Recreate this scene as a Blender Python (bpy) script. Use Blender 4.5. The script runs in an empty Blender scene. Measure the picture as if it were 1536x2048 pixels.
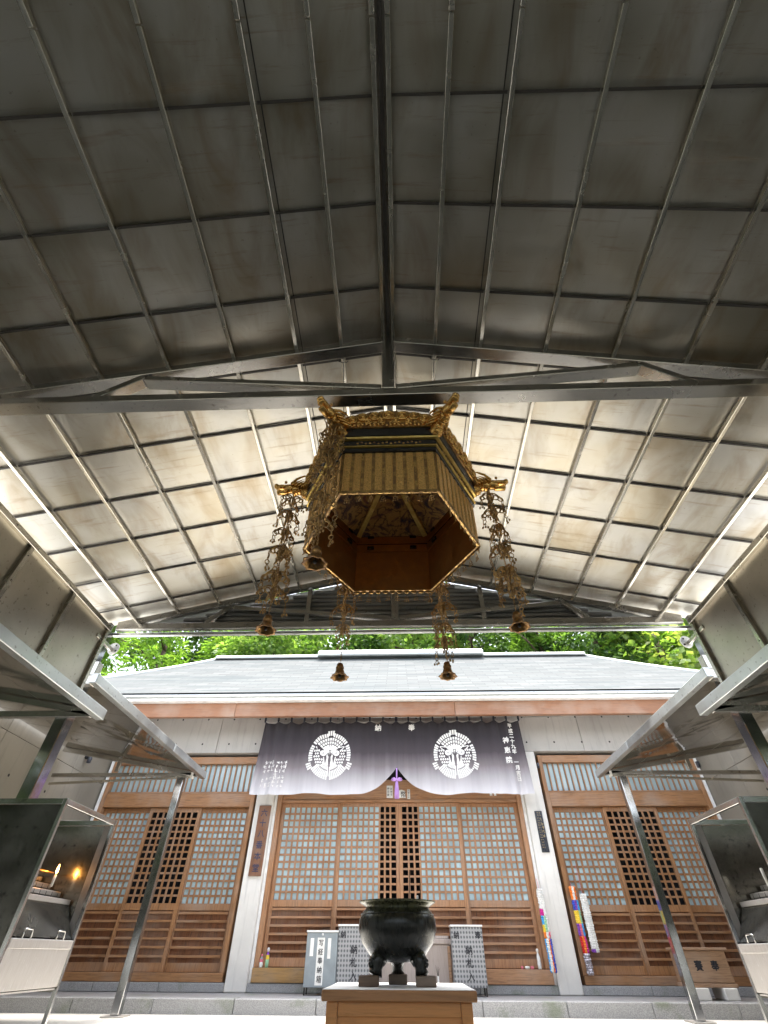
import bpy, math, random
from mathutils import Vector, Matrix
random.seed(7)
S = bpy.context.scene
COL = S.collection
PI = math.pi

# ------------------------------------------------------------------ camera
CAMH = 0.55
def cam_axes(pitch, yaw, roll):
    p, y, ro = map(math.radians, (pitch, yaw, roll))
    w = Vector((-math.sin(y)*math.cos(p), math.cos(y)*math.cos(p), math.sin(p)))
    r = Vector((math.cos(y), math.sin(y), 0)); u = r.cross(w)
    return (math.cos(ro)*r + math.sin(ro)*u, -math.sin(ro)*r + math.cos(ro)*u, w)
_r, _u, _w = cam_axes(44.2, 2.1, 0.35)
cd = bpy.data.cameras.new('camera'); cam = bpy.data.objects.new('camera', cd); COL.objects.link(cam)
cam.matrix_world = Matrix(((_r.x, _u.x, -_w.x, 0), (_r.y, _u.y, -_w.y, 0), (_r.z, _u.z, -_w.z, CAMH), (0, 0, 0, 1)))
cd.sensor_fit = 'VERTICAL'; cd.sensor_height = 36.0; cd.lens = 16.0
cd.clip_start = 0.02; cd.clip_end = 2000
S.camera = cam

# ------------------------------------------------------------------ sky, sun, exposure
SUN_EL, SUN_AZ = 81.0, 5.0          # azimuth clockwise from +Y: high over the hall, shining towards the camera
W = bpy.data.worlds.new('World'); S.world = W; W.use_nodes = True
nt = W.node_tree; nt.nodes.clear()
o_ = nt.nodes.new('ShaderNodeOutputWorld'); b_ = nt.nodes.new('ShaderNodeBackground'); s_ = nt.nodes.new('ShaderNodeTexSky')
s_.sky_type = 'NISHITA'; s_.sun_disc = False
s_.sun_elevation = math.radians(SUN_EL); s_.sun_rotation = math.radians(SUN_AZ)
s_.air_density = 1.0; s_.dust_density = 3.0; s_.ozone_density = 1.0
b_.inputs['Strength'].default_value = 0.15
bw = nt.nodes.new('ShaderNodeRGBToBW'); mx_ = nt.nodes.new('ShaderNodeMix'); mx_.data_type = 'RGBA'; mx_.inputs[0].default_value = 0.68   # hazy, whitish summer sky
nt.links.new(s_.outputs[0], bw.inputs[0]); nt.links.new(s_.outputs[0], mx_.inputs[6]); nt.links.new(bw.outputs[0], mx_.inputs[7])
nt.links.new(mx_.outputs[2], b_.inputs['Color']); nt.links.new(b_.outputs[0], o_.inputs['Surface'])
ld = bpy.data.lights.new('sun', 'SUN'); sun = bpy.data.objects.new('sun', ld); COL.objects.link(sun)
ld.energy = 1.3; ld.angle = math.radians(14); ld.color = (1.0, 0.95, 0.87)
_sd = Vector((math.sin(math.radians(SUN_AZ))*math.cos(math.radians(SUN_EL)),
              math.cos(math.radians(SUN_AZ))*math.cos(math.radians(SUN_EL)), math.sin(math.radians(SUN_EL))))
sun.rotation_euler = _sd.to_track_quat('Z', 'Y').to_euler(); sun.location = (0, -5, 12)
S.view_settings.view_transform = 'Standard'; S.view_settings.look = 'None'
S.view_settings.gamma = 1.0; S.view_settings.use_curve_mapping = False
S.view_settings.exposure = 2.9
S.cycles.use_denoising = True
S.cycles.max_bounces = 10; S.cycles.glossy_bounces = 6; S.cycles.diffuse_bounces = 5
S.cycles.caustics_reflective = True; S.cycles.caustics_refractive = False
S.cycles.sample_clamp_indirect = 6.0; S.cycles.blur_glossy = 0.5

# ------------------------------------------------------------------ materials
MATS = {}
class NT:
    def __init__(s, name):
        s.m = bpy.data.materials.new(name); s.m.use_nodes = True
        s.t = s.m.node_tree; s.t.nodes.clear()
        s.out = s.n('ShaderNodeOutputMaterial'); s.p = s.n('ShaderNodeBsdfPrincipled')
        s.l(s.p.outputs[0], s.out.inputs[0]); MATS[name] = s.m
    def n(s, k, **kw):
        x = s.t.nodes.new(k)
        for a, b in kw.items(): setattr(x, a, b)
        return x
    def l(s, a, b): s.t.links.new(a, b)
    def coord(s, scale=(1, 1, 1), kind='Object', rand=False):
        tc = s.n('ShaderNodeTexCoord'); mp = s.n('ShaderNodeMapping'); mp.inputs['Scale'].default_value = scale
        s.l(tc.outputs[kind], mp.inputs[0])
        if rand:
            oi = s.n('ShaderNodeObjectInfo'); mm = s.n('ShaderNodeVectorMath', operation='SCALE')
            cx = s.n('ShaderNodeCombineXYZ')
            for i in range(3): s.l(oi.outputs['Random'], cx.inputs[i])
            s.l(cx.outputs[0], mm.inputs[0]); mm.inputs['Scale'].default_value = 37.0
            s.l(mm.outputs[0], mp.inputs['Location'])
        return mp.outputs[0]
    def noise(s, vec, scale, detail=4, rough=0.55, dist=0.0):
        x = s.n('ShaderNodeTexNoise'); x.inputs['Scale'].default_value = scale; x.inputs['Detail'].default_value = detail
        x.inputs['Roughness'].default_value = rough; x.inputs['Distortion'].default_value = dist
        s.l(vec, x.inputs['Vector']); return x.outputs['Fac']
    def ramp(s, fac, stops):
        r = s.n('ShaderNodeValToRGB'); e = r.color_ramp.elements
        while len(e) < len(stops): e.new(0.5)
        for i, (p, c) in enumerate(stops): e[i].position = p; e[i].color = (*c, 1) if len(c) == 3 else c
        s.l(fac, r.inputs[0]); return r.outputs[0]
    def mixc(s, a, b, fac, mode='MIX'):
        m = s.n('ShaderNodeMix', data_type='RGBA', blend_type=mode)
        for v, i in ((fac, 0), (a, 6), (b, 7)):
            if hasattr(v, 'links'): s.l(v, m.inputs[i])
            else: m.inputs[i].default_value = (*v, 1) if isinstance(v, tuple) else v
        return m.outputs[2]
    def math(s, op, a, b=0.0, c=None):
        m = s.n('ShaderNodeMath', operation=op)
        for i, v in enumerate((a, b, c)):
            if v is None: continue
            if hasattr(v, 'links'): s.l(v, m.inputs[i])
            else: m.inputs[i].default_value = v
        return m.outputs[0]
    def maprange(s, v, a, b, c, d):
        m = s.n('ShaderNodeMapRange'); s.l(v, m.inputs[0])
        for i, q in enumerate((a, b, c, d)): m.inputs[i+1].default_value = q
        return m.outputs[0]
    def bump(s, h, strength=0.3, dist=0.01):
        b = s.n('ShaderNodeBump'); b.inputs['Strength'].default_value = strength; b.inputs['Distance'].default_value = dist
        s.l(h, b.inputs['Height']); s.l(b.outputs[0], s.p.inputs['Normal'])
    def set(s, **kw):
        for k, v in kw.items():
            k = {'base': 'Base Color', 'rough': 'Roughness', 'metal': 'Metallic', 'coat': 'Coat Weight', 'spec': 'Specular IOR Level',
                 'trans': 'Transmission Weight', 'aniso': 'Anisotropic', 'emit': 'Emission Color', 'estr': 'Emission Strength', 'coatr': 'Coat Roughness',
                 'sheen': 'Sheen Weight', 'ior': 'IOR', 'alpha': 'Alpha'}[k]
            if hasattr(v, 'links'): s.l(v, s.p.inputs[k])
            else: s.p.inputs[k].default_value = (*v, 1) if isinstance(v, tuple) else v
        return s

def plain(name, c, rough=0.5, metal=0.0, var=0.12, scale=8.0, **kw):
    n = NT(name); v = n.coord(rand=True); f = n.noise(v, scale)
    lo = tuple(x*(1-var) for x in c); hi = tuple(min(1, x*(1+var)) for x in c)
    n.set(base=n.ramp(f, [(0.3, lo), (0.7, hi)]), rough=n.maprange(n.noise(v, scale*2.3), 0.3, 0.7, max(0.03, rough*0.8), min(1, rough*1.2)), metal=metal, **kw)
    return n

def ceiling_steel():
    n = NT('ceiling_steel'); v = n.coord((1, 1, 1), rand=True)
    big = n.noise(v, 1.6, 3, 0.5, 0.2); st = n.noise(n.coord((0.7, 9, 1), rand=True), 2.2, 6, 0.7, 0.3)
    fine = n.noise(n.coord((1.5, 60, 1), rand=True), 6, 3)
    base = n.ramp(big, [(0.32, (0.37, 0.335, 0.262)), (0.52, (0.45, 0.432, 0.382)), (0.72, (0.455, 0.45, 0.428))])
    stain = n.maprange(st, 0.57, 0.76, 0, 0.6)
    base = n.mixc(base, (0.20, 0.12, 0.05), stain)
    sp = n.maprange(n.noise(v, 42, 2), 0.70, 0.77, 0, 0.4)
    base = n.mixc(base, (0.22, 0.155, 0.075), n.maprange(n.noise(n.coord((2.2, 0.8, 1), rand=True), 1.7, 4, 0.6, 0.6), 0.46, 0.74, 0, 0.62))
    base = n.mixc(base, (0.16, 0.13, 0.10), sp)
    r = n.maprange(big, 0.3, 0.7, 0.32, 0.47)
    r = n.math('ADD', r, n.math('MULTIPLY', stain, 0.25))
    n.set(base=base, metal=0.92, rough=r)
    n.bump(n.math('ADD', n.noise(v, 2.2, 1, 0.4, 0.6), n.math('MULTIPLY', fine, 0.02)), 0.5, 0.02)
ceiling_steel()

def bar_steel(name, c, r0, r1):
    n = NT(name); v = n.coord((1, 1, 1), rand=True); big = n.noise(v, 3.0, 5, 0.6)
    sp = n.maprange(n.noise(v, 28, 3), 0.62, 0.72, 0, 0.6)
    base = n.mixc(n.ramp(big, [(0.3, tuple(x*0.8 for x in c)), (0.7, c)]), (0.15, 0.13, 0.11), sp)
    n.set(base=base, metal=0.95, rough=n.maprange(big, 0.3, 0.7, r0, r1)); n.bump(big, 0.15, 0.006)
plain('bar_steel', (0.58, 0.55, 0.48), 0.24, 0.95, 0.10, 3.0)
bar_steel('truss_steel', (0.52, 0.50, 0.46), 0.16, 0.30)
bar_steel('gutter_steel', (0.66, 0.68, 0.66), 0.28, 0.45)
bar_steel('wall_steel', (0.50, 0.46, 0.38), 0.30, 0.42)
bar_steel('gable_steel', (0.34, 0.34, 0.33), 0.35, 0.5)
bar_steel('cabinet_steel', (0.62, 0.61, 0.58), 0.10, 0.2)
bar_steel('post_steel', (0.50, 0.50, 0.50), 0.05, 0.12)
plain('dull_zinc', (0.55, 0.55, 0.54), 0.5, 0.0)
plain('dark_bar', (0.05, 0.045, 0.04), 0.5, 0.3)

def mirror_steel():
    n = NT('mirror_steel'); v = n.coord((1, 1, 1), rand=True); big = n.noise(v, 1.6, 1, 0.4, 0.3)
    sm = n.maprange(n.noise(v, 18, 5, 0.7), 0.60, 0.72, 0, 0.7)
    n.set(base=n.mixc((0.44, 0.41, 0.37), (0.07, 0.06, 0.05), sm), metal=1.0, rough=n.maprange(big, 0.3, 0.7, 0.02, 0.12))
    n.bump(big, 0.5, 0.03)
mirror_steel()
def sooty_steel(name, k):
    n = NT(name); v = n.coord((1, 1, 1)); sp = n.maprange(n.noise(v, 26, 4, 0.7), 0.55, 0.70, 0, 0.9)
    big = n.noise(v, 3, 4)
    n.set(base=n.mixc(n.ramp(big, [(0.3, (0.15*k, 0.14*k, 0.12*k)), (0.7, (0.25*k, 0.24*k, 0.21*k))]), (0.02, 0.018, 0.015), sp), metal=0.9,
          rough=n.maprange(big, 0.3, 0.7, 0.14, 0.3)); n.bump(big, 0.2, 0.01)
sooty_steel('sooty_steel', 0.7); sooty_steel('inner_steel', 2.0)
def brushed_plate():
    n = NT('brushed_plate'); v = n.coord((6, 60, 3), rand=True); f = n.noise(v, 4, 4); sc = n.maprange(n.noise(n.coord((20, 30, 4)), 5, 2), 0.7, 0.74, 0, 0.8)
    n.set(base=n.mixc(n.ramp(f, [(0.3, (0.46, 0.43, 0.40)), (0.7, (0.58, 0.56, 0.54))]), (0.8, 0.8, 0.8), sc), metal=0.8, rough=n.maprange(f, 0.3, 0.7, 0.38, 0.5)); n.bump(f, 0.2, 0.004)
brushed_plate()

def wood(name, c, axis, rough=0.45, coat=0.0, contrast=0.5, grey=0.45):
    n = NT(name); sc = {'x': (1.2, 18, 18), 'y': (18, 1.2, 18), 'z': (18, 18, 1.2)}[axis]
    v = n.coord(sc, rand=True); g = n.noise(v, 3.2, 6, 0.62, 0.9); big = n.noise(n.coord((1, 1, 1), rand=True), 2.0, 3)
    dk = tuple(x*(1-contrast) for x in c); lt = tuple(min(1, x*(1+contrast*0.55)) for x in c)
    col = n.ramp(g, [(0.28, dk), (0.5, c), (0.75, lt)])
    oi = n.n('ShaderNodeObjectInfo')
    col = n.mixc(col, (0.75, 0.72, 0.68), n.maprange(oi.outputs['Random'], 0, 1, 0.0, 0.5), 'MULTIPLY')
    col = n.mixc(col, (0.40, 0.33, 0.27), n.maprange(big, 0.45, 0.75, 0.0, grey))
    n.set(base=col, rough=n.maprange(g, 0.3, 0.7, rough*0.85, rough*1.2), coat=coat); n.bump(g, 0.25, 0.003)
for ax in 'xyz':
    wood('wood_'+ax, (0.43, 0.225, 0.112), ax)
    wood('side_wood_'+ax, (0.35, 0.175, 0.075), ax)
wood('fascia_wood', (0.27, 0.125, 0.062), 'x', 0.5, 0, 0.3)
wood('bark_wood', (0.21, 0.085, 0.036), 'z', 0.75, 0, 0.75)
wood('gold_sill', (0.42, 0.23, 0.06), 'x', 0.35)
wood('sign_wood', (0.20, 0.085, 0.04), 'z', 0.55)
wood('stand_wood', (0.60, 0.27, 0.085), 'x', 0.30, 0.3, 0.25, 0.0)
wood('stand_top_wood', (0.40, 0.20, 0.085), 'x', 0.4, 0.0, 0.3, 0.0)
wood('block_wood', (0.12, 0.07, 0.04), 'x', 0.5)
wood('box_wood', (0.36, 0.22, 0.13), 'x', 0.6)
wood('grey_box_wood', (0.42, 0.36, 0.33), 'z', 0.6, 0, 0.3)

def concrete(name, c, board=False):
    n = NT(name); v = n.coord((1, 1, 1)); big = n.noise(v, 0.9, 5, 0.6); med = n.noise(v, 7, 5); 
    col = n.ramp(big, [(0.3, tuple(x*0.78 for x in c)), (0.7, tuple(x*1.1 for x in c))])
    streak = n.noise(n.coord((7, 7, 0.6)), 2.0, 5, 0.65)
    col = n.mixc(col, tuple(x*0.55 for x in c), n.maprange(streak, 0.55, 0.75, 0, 0.5))
    pit = n.maprange(n.noise(v, 55, 2), 0.72, 0.78, 0, 0.6)
    col = n.mixc(col, tuple(x*0.4 for x in c), pit)
    n.set(base=col, rough=n.maprange(med, 0.3, 0.7, 0.6, 0.85)); n.bump(n.math('SUBTRACT', med, pit), 0.25, 0.006)
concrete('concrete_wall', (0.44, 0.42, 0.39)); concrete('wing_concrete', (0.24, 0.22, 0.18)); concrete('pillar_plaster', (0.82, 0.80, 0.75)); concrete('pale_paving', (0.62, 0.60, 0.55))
concrete('shade_paving', (0.085, 0.085, 0.068))  # ground tone darkened to paint in canopy shade, which the near ceiling reflects

def granite():
    n = NT('granite'); v = n.coord((1, 1, 1), rand=True); vv = n.n('ShaderNodeTexVoronoi'); vv.inputs['Scale'].default_value = 130; n.l(v, vv.inputs['Vector'])
    col = n.ramp(vv.outputs['Distance'], [(0.1, (0.14, 0.14, 0.15)), (0.4, (0.31, 0.31, 0.31)), (0.8, (0.42, 0.42, 0.42))])
    gr = n.maprange(n.noise(v, 3, 4), 0.56, 0.72, 0, 0.55)
    col = n.mixc(col, (0.13, 0.17, 0.08), gr)
    n.set(base=col, rough=0.6); n.bump(vv.outputs['Distance'], 0.12, 0.003)
granite()

def shingle():
    n = NT('shingle'); v = n.coord((1, 1, 1)); b = n.n('ShaderNodeTexBrick'); b.inputs['Scale'].default_value = 1.0
    b.inputs['Brick Width'].default_value = 0.45; b.inputs['Row Height'].default_value = 0.14; b.inputs['Mortar Size'].default_value = 0.008
    b.inputs['Color1'].default_value = (0.10, 0.104, 0.103, 1); b.inputs['Color2'].default_value = (0.135, 0.139, 0.137, 1); b.inputs['Mortar'].default_value = (0.078, 0.08, 0.08, 1)
    n.l(v, b.inputs['Vector']); f = n.noise(n.coord((0.4, 5, 1)), 1.5, 5, 0.7)
    n.set(base=n.mixc(b.outputs['Color'], (0.066, 0.08, 0.083), n.maprange(f, 0.42, 0.66, 0, 0.9)), rough=0.9, spec=0.15); n.bump(b.outputs['Fac'], 0.3, -0.01)
shingle()

def gold(name, c, dirt, rough, scale=22):
    n = NT(name); v = n.coord((1, 1, 1), rand=True); f = n.noise(v, scale, 5, 0.65); g = n.noise(v, scale*0.2, 3)
    clean_mask = n.maprange(f, 0.42, 0.66, 0, 1)  # random noise picks clean gold over brown dirt
    n.set(base=n.mixc(dirt, n.ramp(g, [(0.3, tuple(x*0.75 for x in c)), (0.7, c)]), clean_mask), metal=n.maprange(f, 0.4, 0.6, 0.45, 0.95), rough=n.maprange(f, 0.3, 0.7, rough*1.4, rough))
    n.bump(f, 0.25, 0.003); return n
gold('gold_trim', (0.85, 0.56, 0.20), (0.28, 0.16, 0.06), 0.26); gold('gold_carving', (0.85, 0.52, 0.17), (0.24, 0.12, 0.045), 0.26, 16)
gold('gold_inner', (0.54, 0.27, 0.08), (0.32, 0.145, 0.04), 0.40, 9); gold('gold_rib', (0.90, 0.68, 0.22), (0.6, 0.40, 0.09), 0.3)
gold('brass_chain', (0.80, 0.52, 0.20), (0.27, 0.16, 0.065), 0.32, 30); gold('bell_brass', (0.55, 0.31, 0.10), (0.16, 0.08, 0.03), 0.36, 60)
plain('gold_boss', (0.80, 0.48, 0.15), 0.24, 0.9, 0.25, 9)
def brocade():
    n = NT('brocade'); v = n.coord((1, 1, 1), rand=True); vo = n.n('ShaderNodeTexVoronoi'); vo.inputs['Scale'].default_value = 75; vo.feature = 'DISTANCE_TO_EDGE'; n.l(v, vo.inputs['Vector'])
    e = n.maprange(vo.outputs['Distance'], 0.02, 0.14, 0, 1); f = n.noise(v, 60, 3)
    n.set(base=n.mixc((0.95, 0.60, 0.20), (0.50, 0.26, 0.07), n.math('MULTIPLY', e, f)), metal=0.75, rough=0.42); n.bump(e, 0.8, -0.003)
brocade()
def painted_panel():
    n = NT('painted_panel'); v = n.coord((1, 1, 1), rand=True); w = n.n('ShaderNodeTexWave', wave_type='RINGS'); w.inputs['Scale'].default_value = 5; w.inputs['Distortion'].default_value = 14
    w.inputs['Detail'].default_value = 4; w.inputs['Detail Scale'].default_value = 1.6; n.l(v, w.inputs['Vector'])
    f = n.noise(v, 7, 4, 0.6, 1.5)
    col = n.ramp(f, [(0.32, (0.035, 0.03, 0.045)), (0.42, (0.16, 0.08, 0.04)), (0.50, (0.46, 0.27, 0.07)), (0.57, (0.40, 0.22, 0.06)), (0.64, (0.20, 0.09, 0.05)), (0.74, (0.06, 0.055, 0.08))])
    ln = n.maprange(w.outputs['Fac'], 0.03, 0.10, 0.7, 0)
    n.set(base=n.mixc(col, (0.045, 0.03, 0.02), ln), rough=0.4, metal=0.3)
painted_panel()

plain('black_lacquer', (0.012, 0.011, 0.011), 0.22); plain('void_black', (0.006, 0.006, 0.007), 0.9)
plain('wire_dark', (0.05, 0.045, 0.04), 0.5, 0.5)
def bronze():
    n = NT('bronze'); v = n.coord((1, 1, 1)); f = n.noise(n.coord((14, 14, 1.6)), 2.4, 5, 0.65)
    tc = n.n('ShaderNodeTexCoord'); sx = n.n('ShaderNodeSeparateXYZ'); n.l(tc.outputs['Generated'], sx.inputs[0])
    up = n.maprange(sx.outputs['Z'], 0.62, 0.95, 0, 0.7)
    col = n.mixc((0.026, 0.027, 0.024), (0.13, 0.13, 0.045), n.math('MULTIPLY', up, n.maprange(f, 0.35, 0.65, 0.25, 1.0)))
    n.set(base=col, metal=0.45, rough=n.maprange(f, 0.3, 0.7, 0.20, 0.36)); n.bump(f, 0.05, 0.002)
bronze()
plain('frosted_pane', (0.48, 0.65, 0.72), 0.22, 0, 0.28, 4.0, coat=0.7)  # two-tone mottling in the base colour paints uneven reflections on the glass
def transom_glass():
    n = NT('transom_glass'); f = n.noise(n.coord((1, 1, 1)), 1.2, 2)
    n.set(base=n.ramp(f, [(0.4, (0.28, 0.38, 0.40)), (0.6, (0.40, 0.50, 0.52))]), rough=0.08, spec=0.8)
transom_glass()
plain('white_paint', (0.80, 0.80, 0.78), 0.4); plain('white_paper', (0.80, 0.80, 0.77), 0.7); plain('white_print', (0.80, 0.78, 0.74), 0.8)
plain('ink', (0.02, 0.022, 0.03), 0.6); plain('blue_ink', (0.035, 0.04, 0.085), 0.55); plain('gold_ink', (0.45, 0.33, 0.16), 0.5)
plain('plaque_slate', (0.035, 0.038, 0.05), 0.3); plain('grey_box', (0.27, 0.31, 0.33), 0.4); plain('red_cloth', (0.5, 0.02, 0.05), 0.6)
plain('purple_silk', (0.52, 0.30, 0.66), 0.55); plain('wax', (0.82, 0.80, 0.74), 0.35); plain('brown_stick', (0.1, 0.06, 0.03), 0.7)
plain('pink', (0.72, 0.18, 0.24), 0.5); plain('orange', (0.85, 0.22, 0.02), 0.6); plain('yellow', (0.85, 0.62, 0.05), 0.6); plain('sky_blue', (0.05, 0.36, 0.75), 0.6)
plain('deep_blue', (0.03, 0.08, 0.50), 0.6); plain('violet', (0.22, 0.06, 0.42), 0.6); plain('magenta', (0.65, 0.02, 0.30), 0.6); plain('mint', (0.35, 0.62, 0.40), 0.6); plain('red', (0.62, 0.02, 0.02), 0.6)
plain('mixed_silver', (0.45, 0.42, 0.45), 0.35, 0.6, 0.5, 60)
def hatch():
    n = NT('tortoiseshell'); v = n.coord((1, 1, 1), kind='Object'); vo = n.n('ShaderNodeTexVoronoi'); vo.inputs['Scale'].default_value = 24; vo.inputs['Randomness'].default_value = 0.0
    mp = n.coord((1.0, 0.02, 0.85)); n.l(mp, vo.inputs['Vector'])
    d = n.maprange(vo.outputs['Distance'], 0.20, 0.42, 0, 1)
    n.set(base=n.mixc((0.10, 0.105, 0.115), (0.34, 0.345, 0.35), d), rough=0.4)
hatch()
plain('glare_white', (0.82, 0.82, 0.80), 0.7, 0.0, 0.1, 6, spec=0.3)
fl = NT('flame'); fl.set(base=(1.0, 0.5, 0.1), emit=(1.0, 0.42, 0.08), estr=14.0)

def fabric():
    n = NT('noren_cloth'); tc = n.n('ShaderNodeTexCoord'); sx = n.n('ShaderNodeSeparateXYZ'); n.l(tc.outputs['Generated'], sx.inputs[0])
    z = n.math('ADD', sx.outputs['Z'], n.math('MULTIPLY', n.math('SUBTRACT', n.noise(n.coord((5, 1, 0.4)), 2.5, 4), 0.5), 0.10))
    col = n.ramp(z, [(0.0, (0.72, 0.71, 0.73)), (0.14, (0.52, 0.50, 0.52)), (0.36, (0.21, 0.182, 0.19)), (0.54, (0.066, 0.052, 0.060)), (0.76, (0.032, 0.026, 0.031)), (1.0, (0.030, 0.025, 0.030))])
    wv = n.noise(n.coord((60, 60, 200)), 8, 2)
    n.set(base=col, rough=0.85, sheen=0.2); n.bump(wv, 0.15, 0.001)
    tr = n.n('ShaderNodeBsdfTranslucent'); n.l(col, tr.inputs[0]); mx = n.n('ShaderNodeMixShader'); mx.inputs[0].default_value = 0.18
    n.l(n.p.outputs[0], mx.inputs[1]); n.l(tr.outputs[0], mx.inputs[2]); n.l(mx.outputs[0], n.out.inputs[0])
fabric()

def leaf(name, a, b, c):
    n = NT(name); g = n.n('ShaderNodeNewGeometry'); oi = n.n('ShaderNodeObjectInfo')
    f = n.noise(n.coord((1, 1, 1)), 1.3, 3); r = g.outputs['Random Per Island']
    col = n.ramp(n.math('ADD', n.math('MULTIPLY', r, 0.6), n.math('MULTIPLY', f, 0.4)), [(0.15, a), (0.5, b), (0.85, c)])
    n.set(base=col, rough=0.5)
    tr = n.n('ShaderNodeBsdfTranslucent'); n.l(n.mixc(col, (1.5, 1.6, 0.6), 1.0, 'MULTIPLY'), tr.inputs[0]); mx = n.n('ShaderNodeMixShader'); mx.inputs[0].default_value = 0.55
    n.l(n.p.outputs[0], mx.inputs[1]); n.l(tr.outputs[0], mx.inputs[2]); n.l(mx.outputs[0], n.out.inputs[0])
leaf('leaf_broad', (0.09, 0.17, 0.045), (0.19, 0.30, 0.095), (0.32, 0.40, 0.18))
leaf('leaf_dark', (0.03, 0.075, 0.022), (0.08, 0.15, 0.045), (0.16, 0.24, 0.085))
leaf('leaf_conifer', (0.08, 0.17, 0.03), (0.17, 0.29, 0.06), (0.28, 0.40, 0.10))
leaf('leaf_pale', (0.10, 0.20, 0.04), (0.22, 0.32, 0.09), (0.36, 0.38, 0.17))
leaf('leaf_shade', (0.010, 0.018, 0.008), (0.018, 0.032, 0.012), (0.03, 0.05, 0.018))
plain('bark', (0.09, 0.06, 0.04), 0.9, 0, 0.4, 14); plain('hill_soil', (0.05, 0.075, 0.025), 0.95, 0, 0.5, 1.5)

# ------------------------------------------------------------------ mesh helpers
WL = {}                                   # object -> world position of its origin
class B:
    def __init__(s): s.v = []; s.f = []
    def add(s, vs, fs):
        o = len(s.v); s.v += [tuple(p) for p in vs]; s.f += [tuple(i+o for i in q) for q in fs]; return s
    def box(s, x0, x1, y0, y1, z0, z1, c=0.0):
        if x0 > x1: x0, x1 = x1, x0
        if y0 > y1: y0, y1 = y1, y0
        if z0 > z1: z0, z1 = z1, z0
        if c <= 0:
            return s.add([(x0,y0,z0),(x1,y0,z0),(x1,y1,z0),(x0,y1,z0),(x0,y0,z1),(x1,y0,z1),(x1,y1,z1),(x0,y1,z1)],
                         [(0,3,2,1),(4,5,6,7),(0,1,5,4),(1,2,6,5),(2,3,7,6),(3,0,4,7)])
        c = min(c, (x1-x0)*0.45, (y1-y0)*0.45, (z1-z0)*0.45)
        X, Y, Z = (x0, x1), (y0, y1), (z0, z1); vs = []; idx = {}
        for i in (0, 1):
            for j in (0, 1):
                for k in (0, 1):
                    sx, sy, sz = (c if i == 0 else -c), (c if j == 0 else -c), (c if k == 0 else -c)
                    idx[(i,j,k,'x')] = len(vs); vs.append((X[i], Y[j]+sy, Z[k]+sz))
                    idx[(i,j,k,'y')] = len(vs); vs.append((X[i]+sx, Y[j], Z[k]+sz))
                    idx[(i,j,k,'z')] = len(vs); vs.append((X[i]+sx, Y[j]+sy, Z[k]))
        fs = []
        for i in (0, 1):
            q = [idx[(i,a,b,'x')] for a, b in ((0,0),(1,0),(1,1),(0,1))]; fs.append(q if i else q[::-1])
            q = [idx[(a,i,b,'y')] for a, b in ((0,0),(0,1),(1,1),(1,0))]; fs.append(q if i else q[::-1])
            q = [idx[(a,b,i,'z')] for a, b in ((0,0),(1,0),(1,1),(0,1))]; fs.append(q if i else q[::-1])
        for i in (0, 1):
            for j in (0, 1):
                fs.append([idx[(i,j,0,'x')], idx[(i,j,1,'x')], idx[(i,j,1,'y')], idx[(i,j,0,'y')]][::(1 if (i^j) else -1)])
                fs.append([idx[(i,0,j,'x')], idx[(i,1,j,'x')], idx[(i,1,j,'z')], idx[(i,0,j,'z')]][::(-1 if (i^j) else 1)])
                fs.append([idx[(0,i,j,'y')], idx[(1,i,j,'y')], idx[(1,i,j,'z')], idx[(0,i,j,'z')]][::(1 if (i^j) else -1)])
                for k in (0, 1):
                    t = [idx[(i,j,k,'x')], idx[(i,j,k,'y')], idx[(i,j,k,'z')]]; fs.append(t if (i+j+k) % 2 else t[::-1])
        return s.add(vs, fs)
    def beam(s, a, b, w, h, up=(0, 0, 1), c=0.0):
        a, b = Vector(a), Vector(b); d = (b-a); L = d.length; d.normalize(); sd = d.cross(Vector(up)).normalized(); u = sd.cross(d)
        t = B().box(-w/2, w/2, 0, L, -h/2, h/2, c)
        return s.add([a + sd*p[0] + d*p[1] + u*p[2] for p in t.v], t.f)
    def tube(s, pts, r, n=8, caps=True, closed=False):
        pts = [Vector(p) for p in pts]; m = len(pts); rs = r if isinstance(r, (list, tuple)) else [r]*m; vs = []; fs = []; prev = None
        for i, p in enumerate(pts):
            if closed: d = pts[(i+1) % m] - pts[i-1]
            else: d = pts[min(i+1, m-1)] - pts[max(i-1, 0)]
            if d.length < 1e-9: d = Vector((0, 0, 1))
            d.normalize(); ref = prev if prev is not None else (Vector((0, 0, 1)) if abs(d.z) < 0.9 else Vector((1, 0, 0)))
            x = (ref - d*ref.dot(d))
            if x.length < 1e-6: x = d.orthogonal()
            x.normalize(); prev = x; y = d.cross(x)
            for k in range(n):
                a = 2*PI*k/n; vs.append(p + (x*math.cos(a) + y*math.sin(a))*rs[i])
        for i in range(m if closed else m-1):
            j = (i+1) % m
            for k in range(n): k2 = (k+1) % n; fs.append((i*n+k, i*n+k2, j*n+k2, j*n+k))
        if caps and not closed: fs.append(tuple(range(n))[::-1]); fs.append(tuple((m-1)*n+k for k in range(n)))
        return s.add(vs, fs)
    def lathe(s, prof, n=24, c=(0, 0, 0), mod=None, capb=False, capt=False):
        vs = []; fs = []; m = len(prof)
        for i, (r, z) in enumerate(prof):
            for k in range(n):
                a = 2*PI*k/n; rr = r*(mod(i, a) if mod else 1); vs.append((c[0]+rr*math.cos(a), c[1]+rr*math.sin(a), c[2]+z))
        for i in range(m-1):
            for k in range(n): k2 = (k+1) % n; fs.append((i*n+k, i*n+k2, (i+1)*n+k2, (i+1)*n+k))
        if capb: fs.append(tuple(range(n))[::-1])
        if capt: fs.append(tuple((m-1)*n+k for k in range(n)))
        return s.add(vs, fs)
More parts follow.
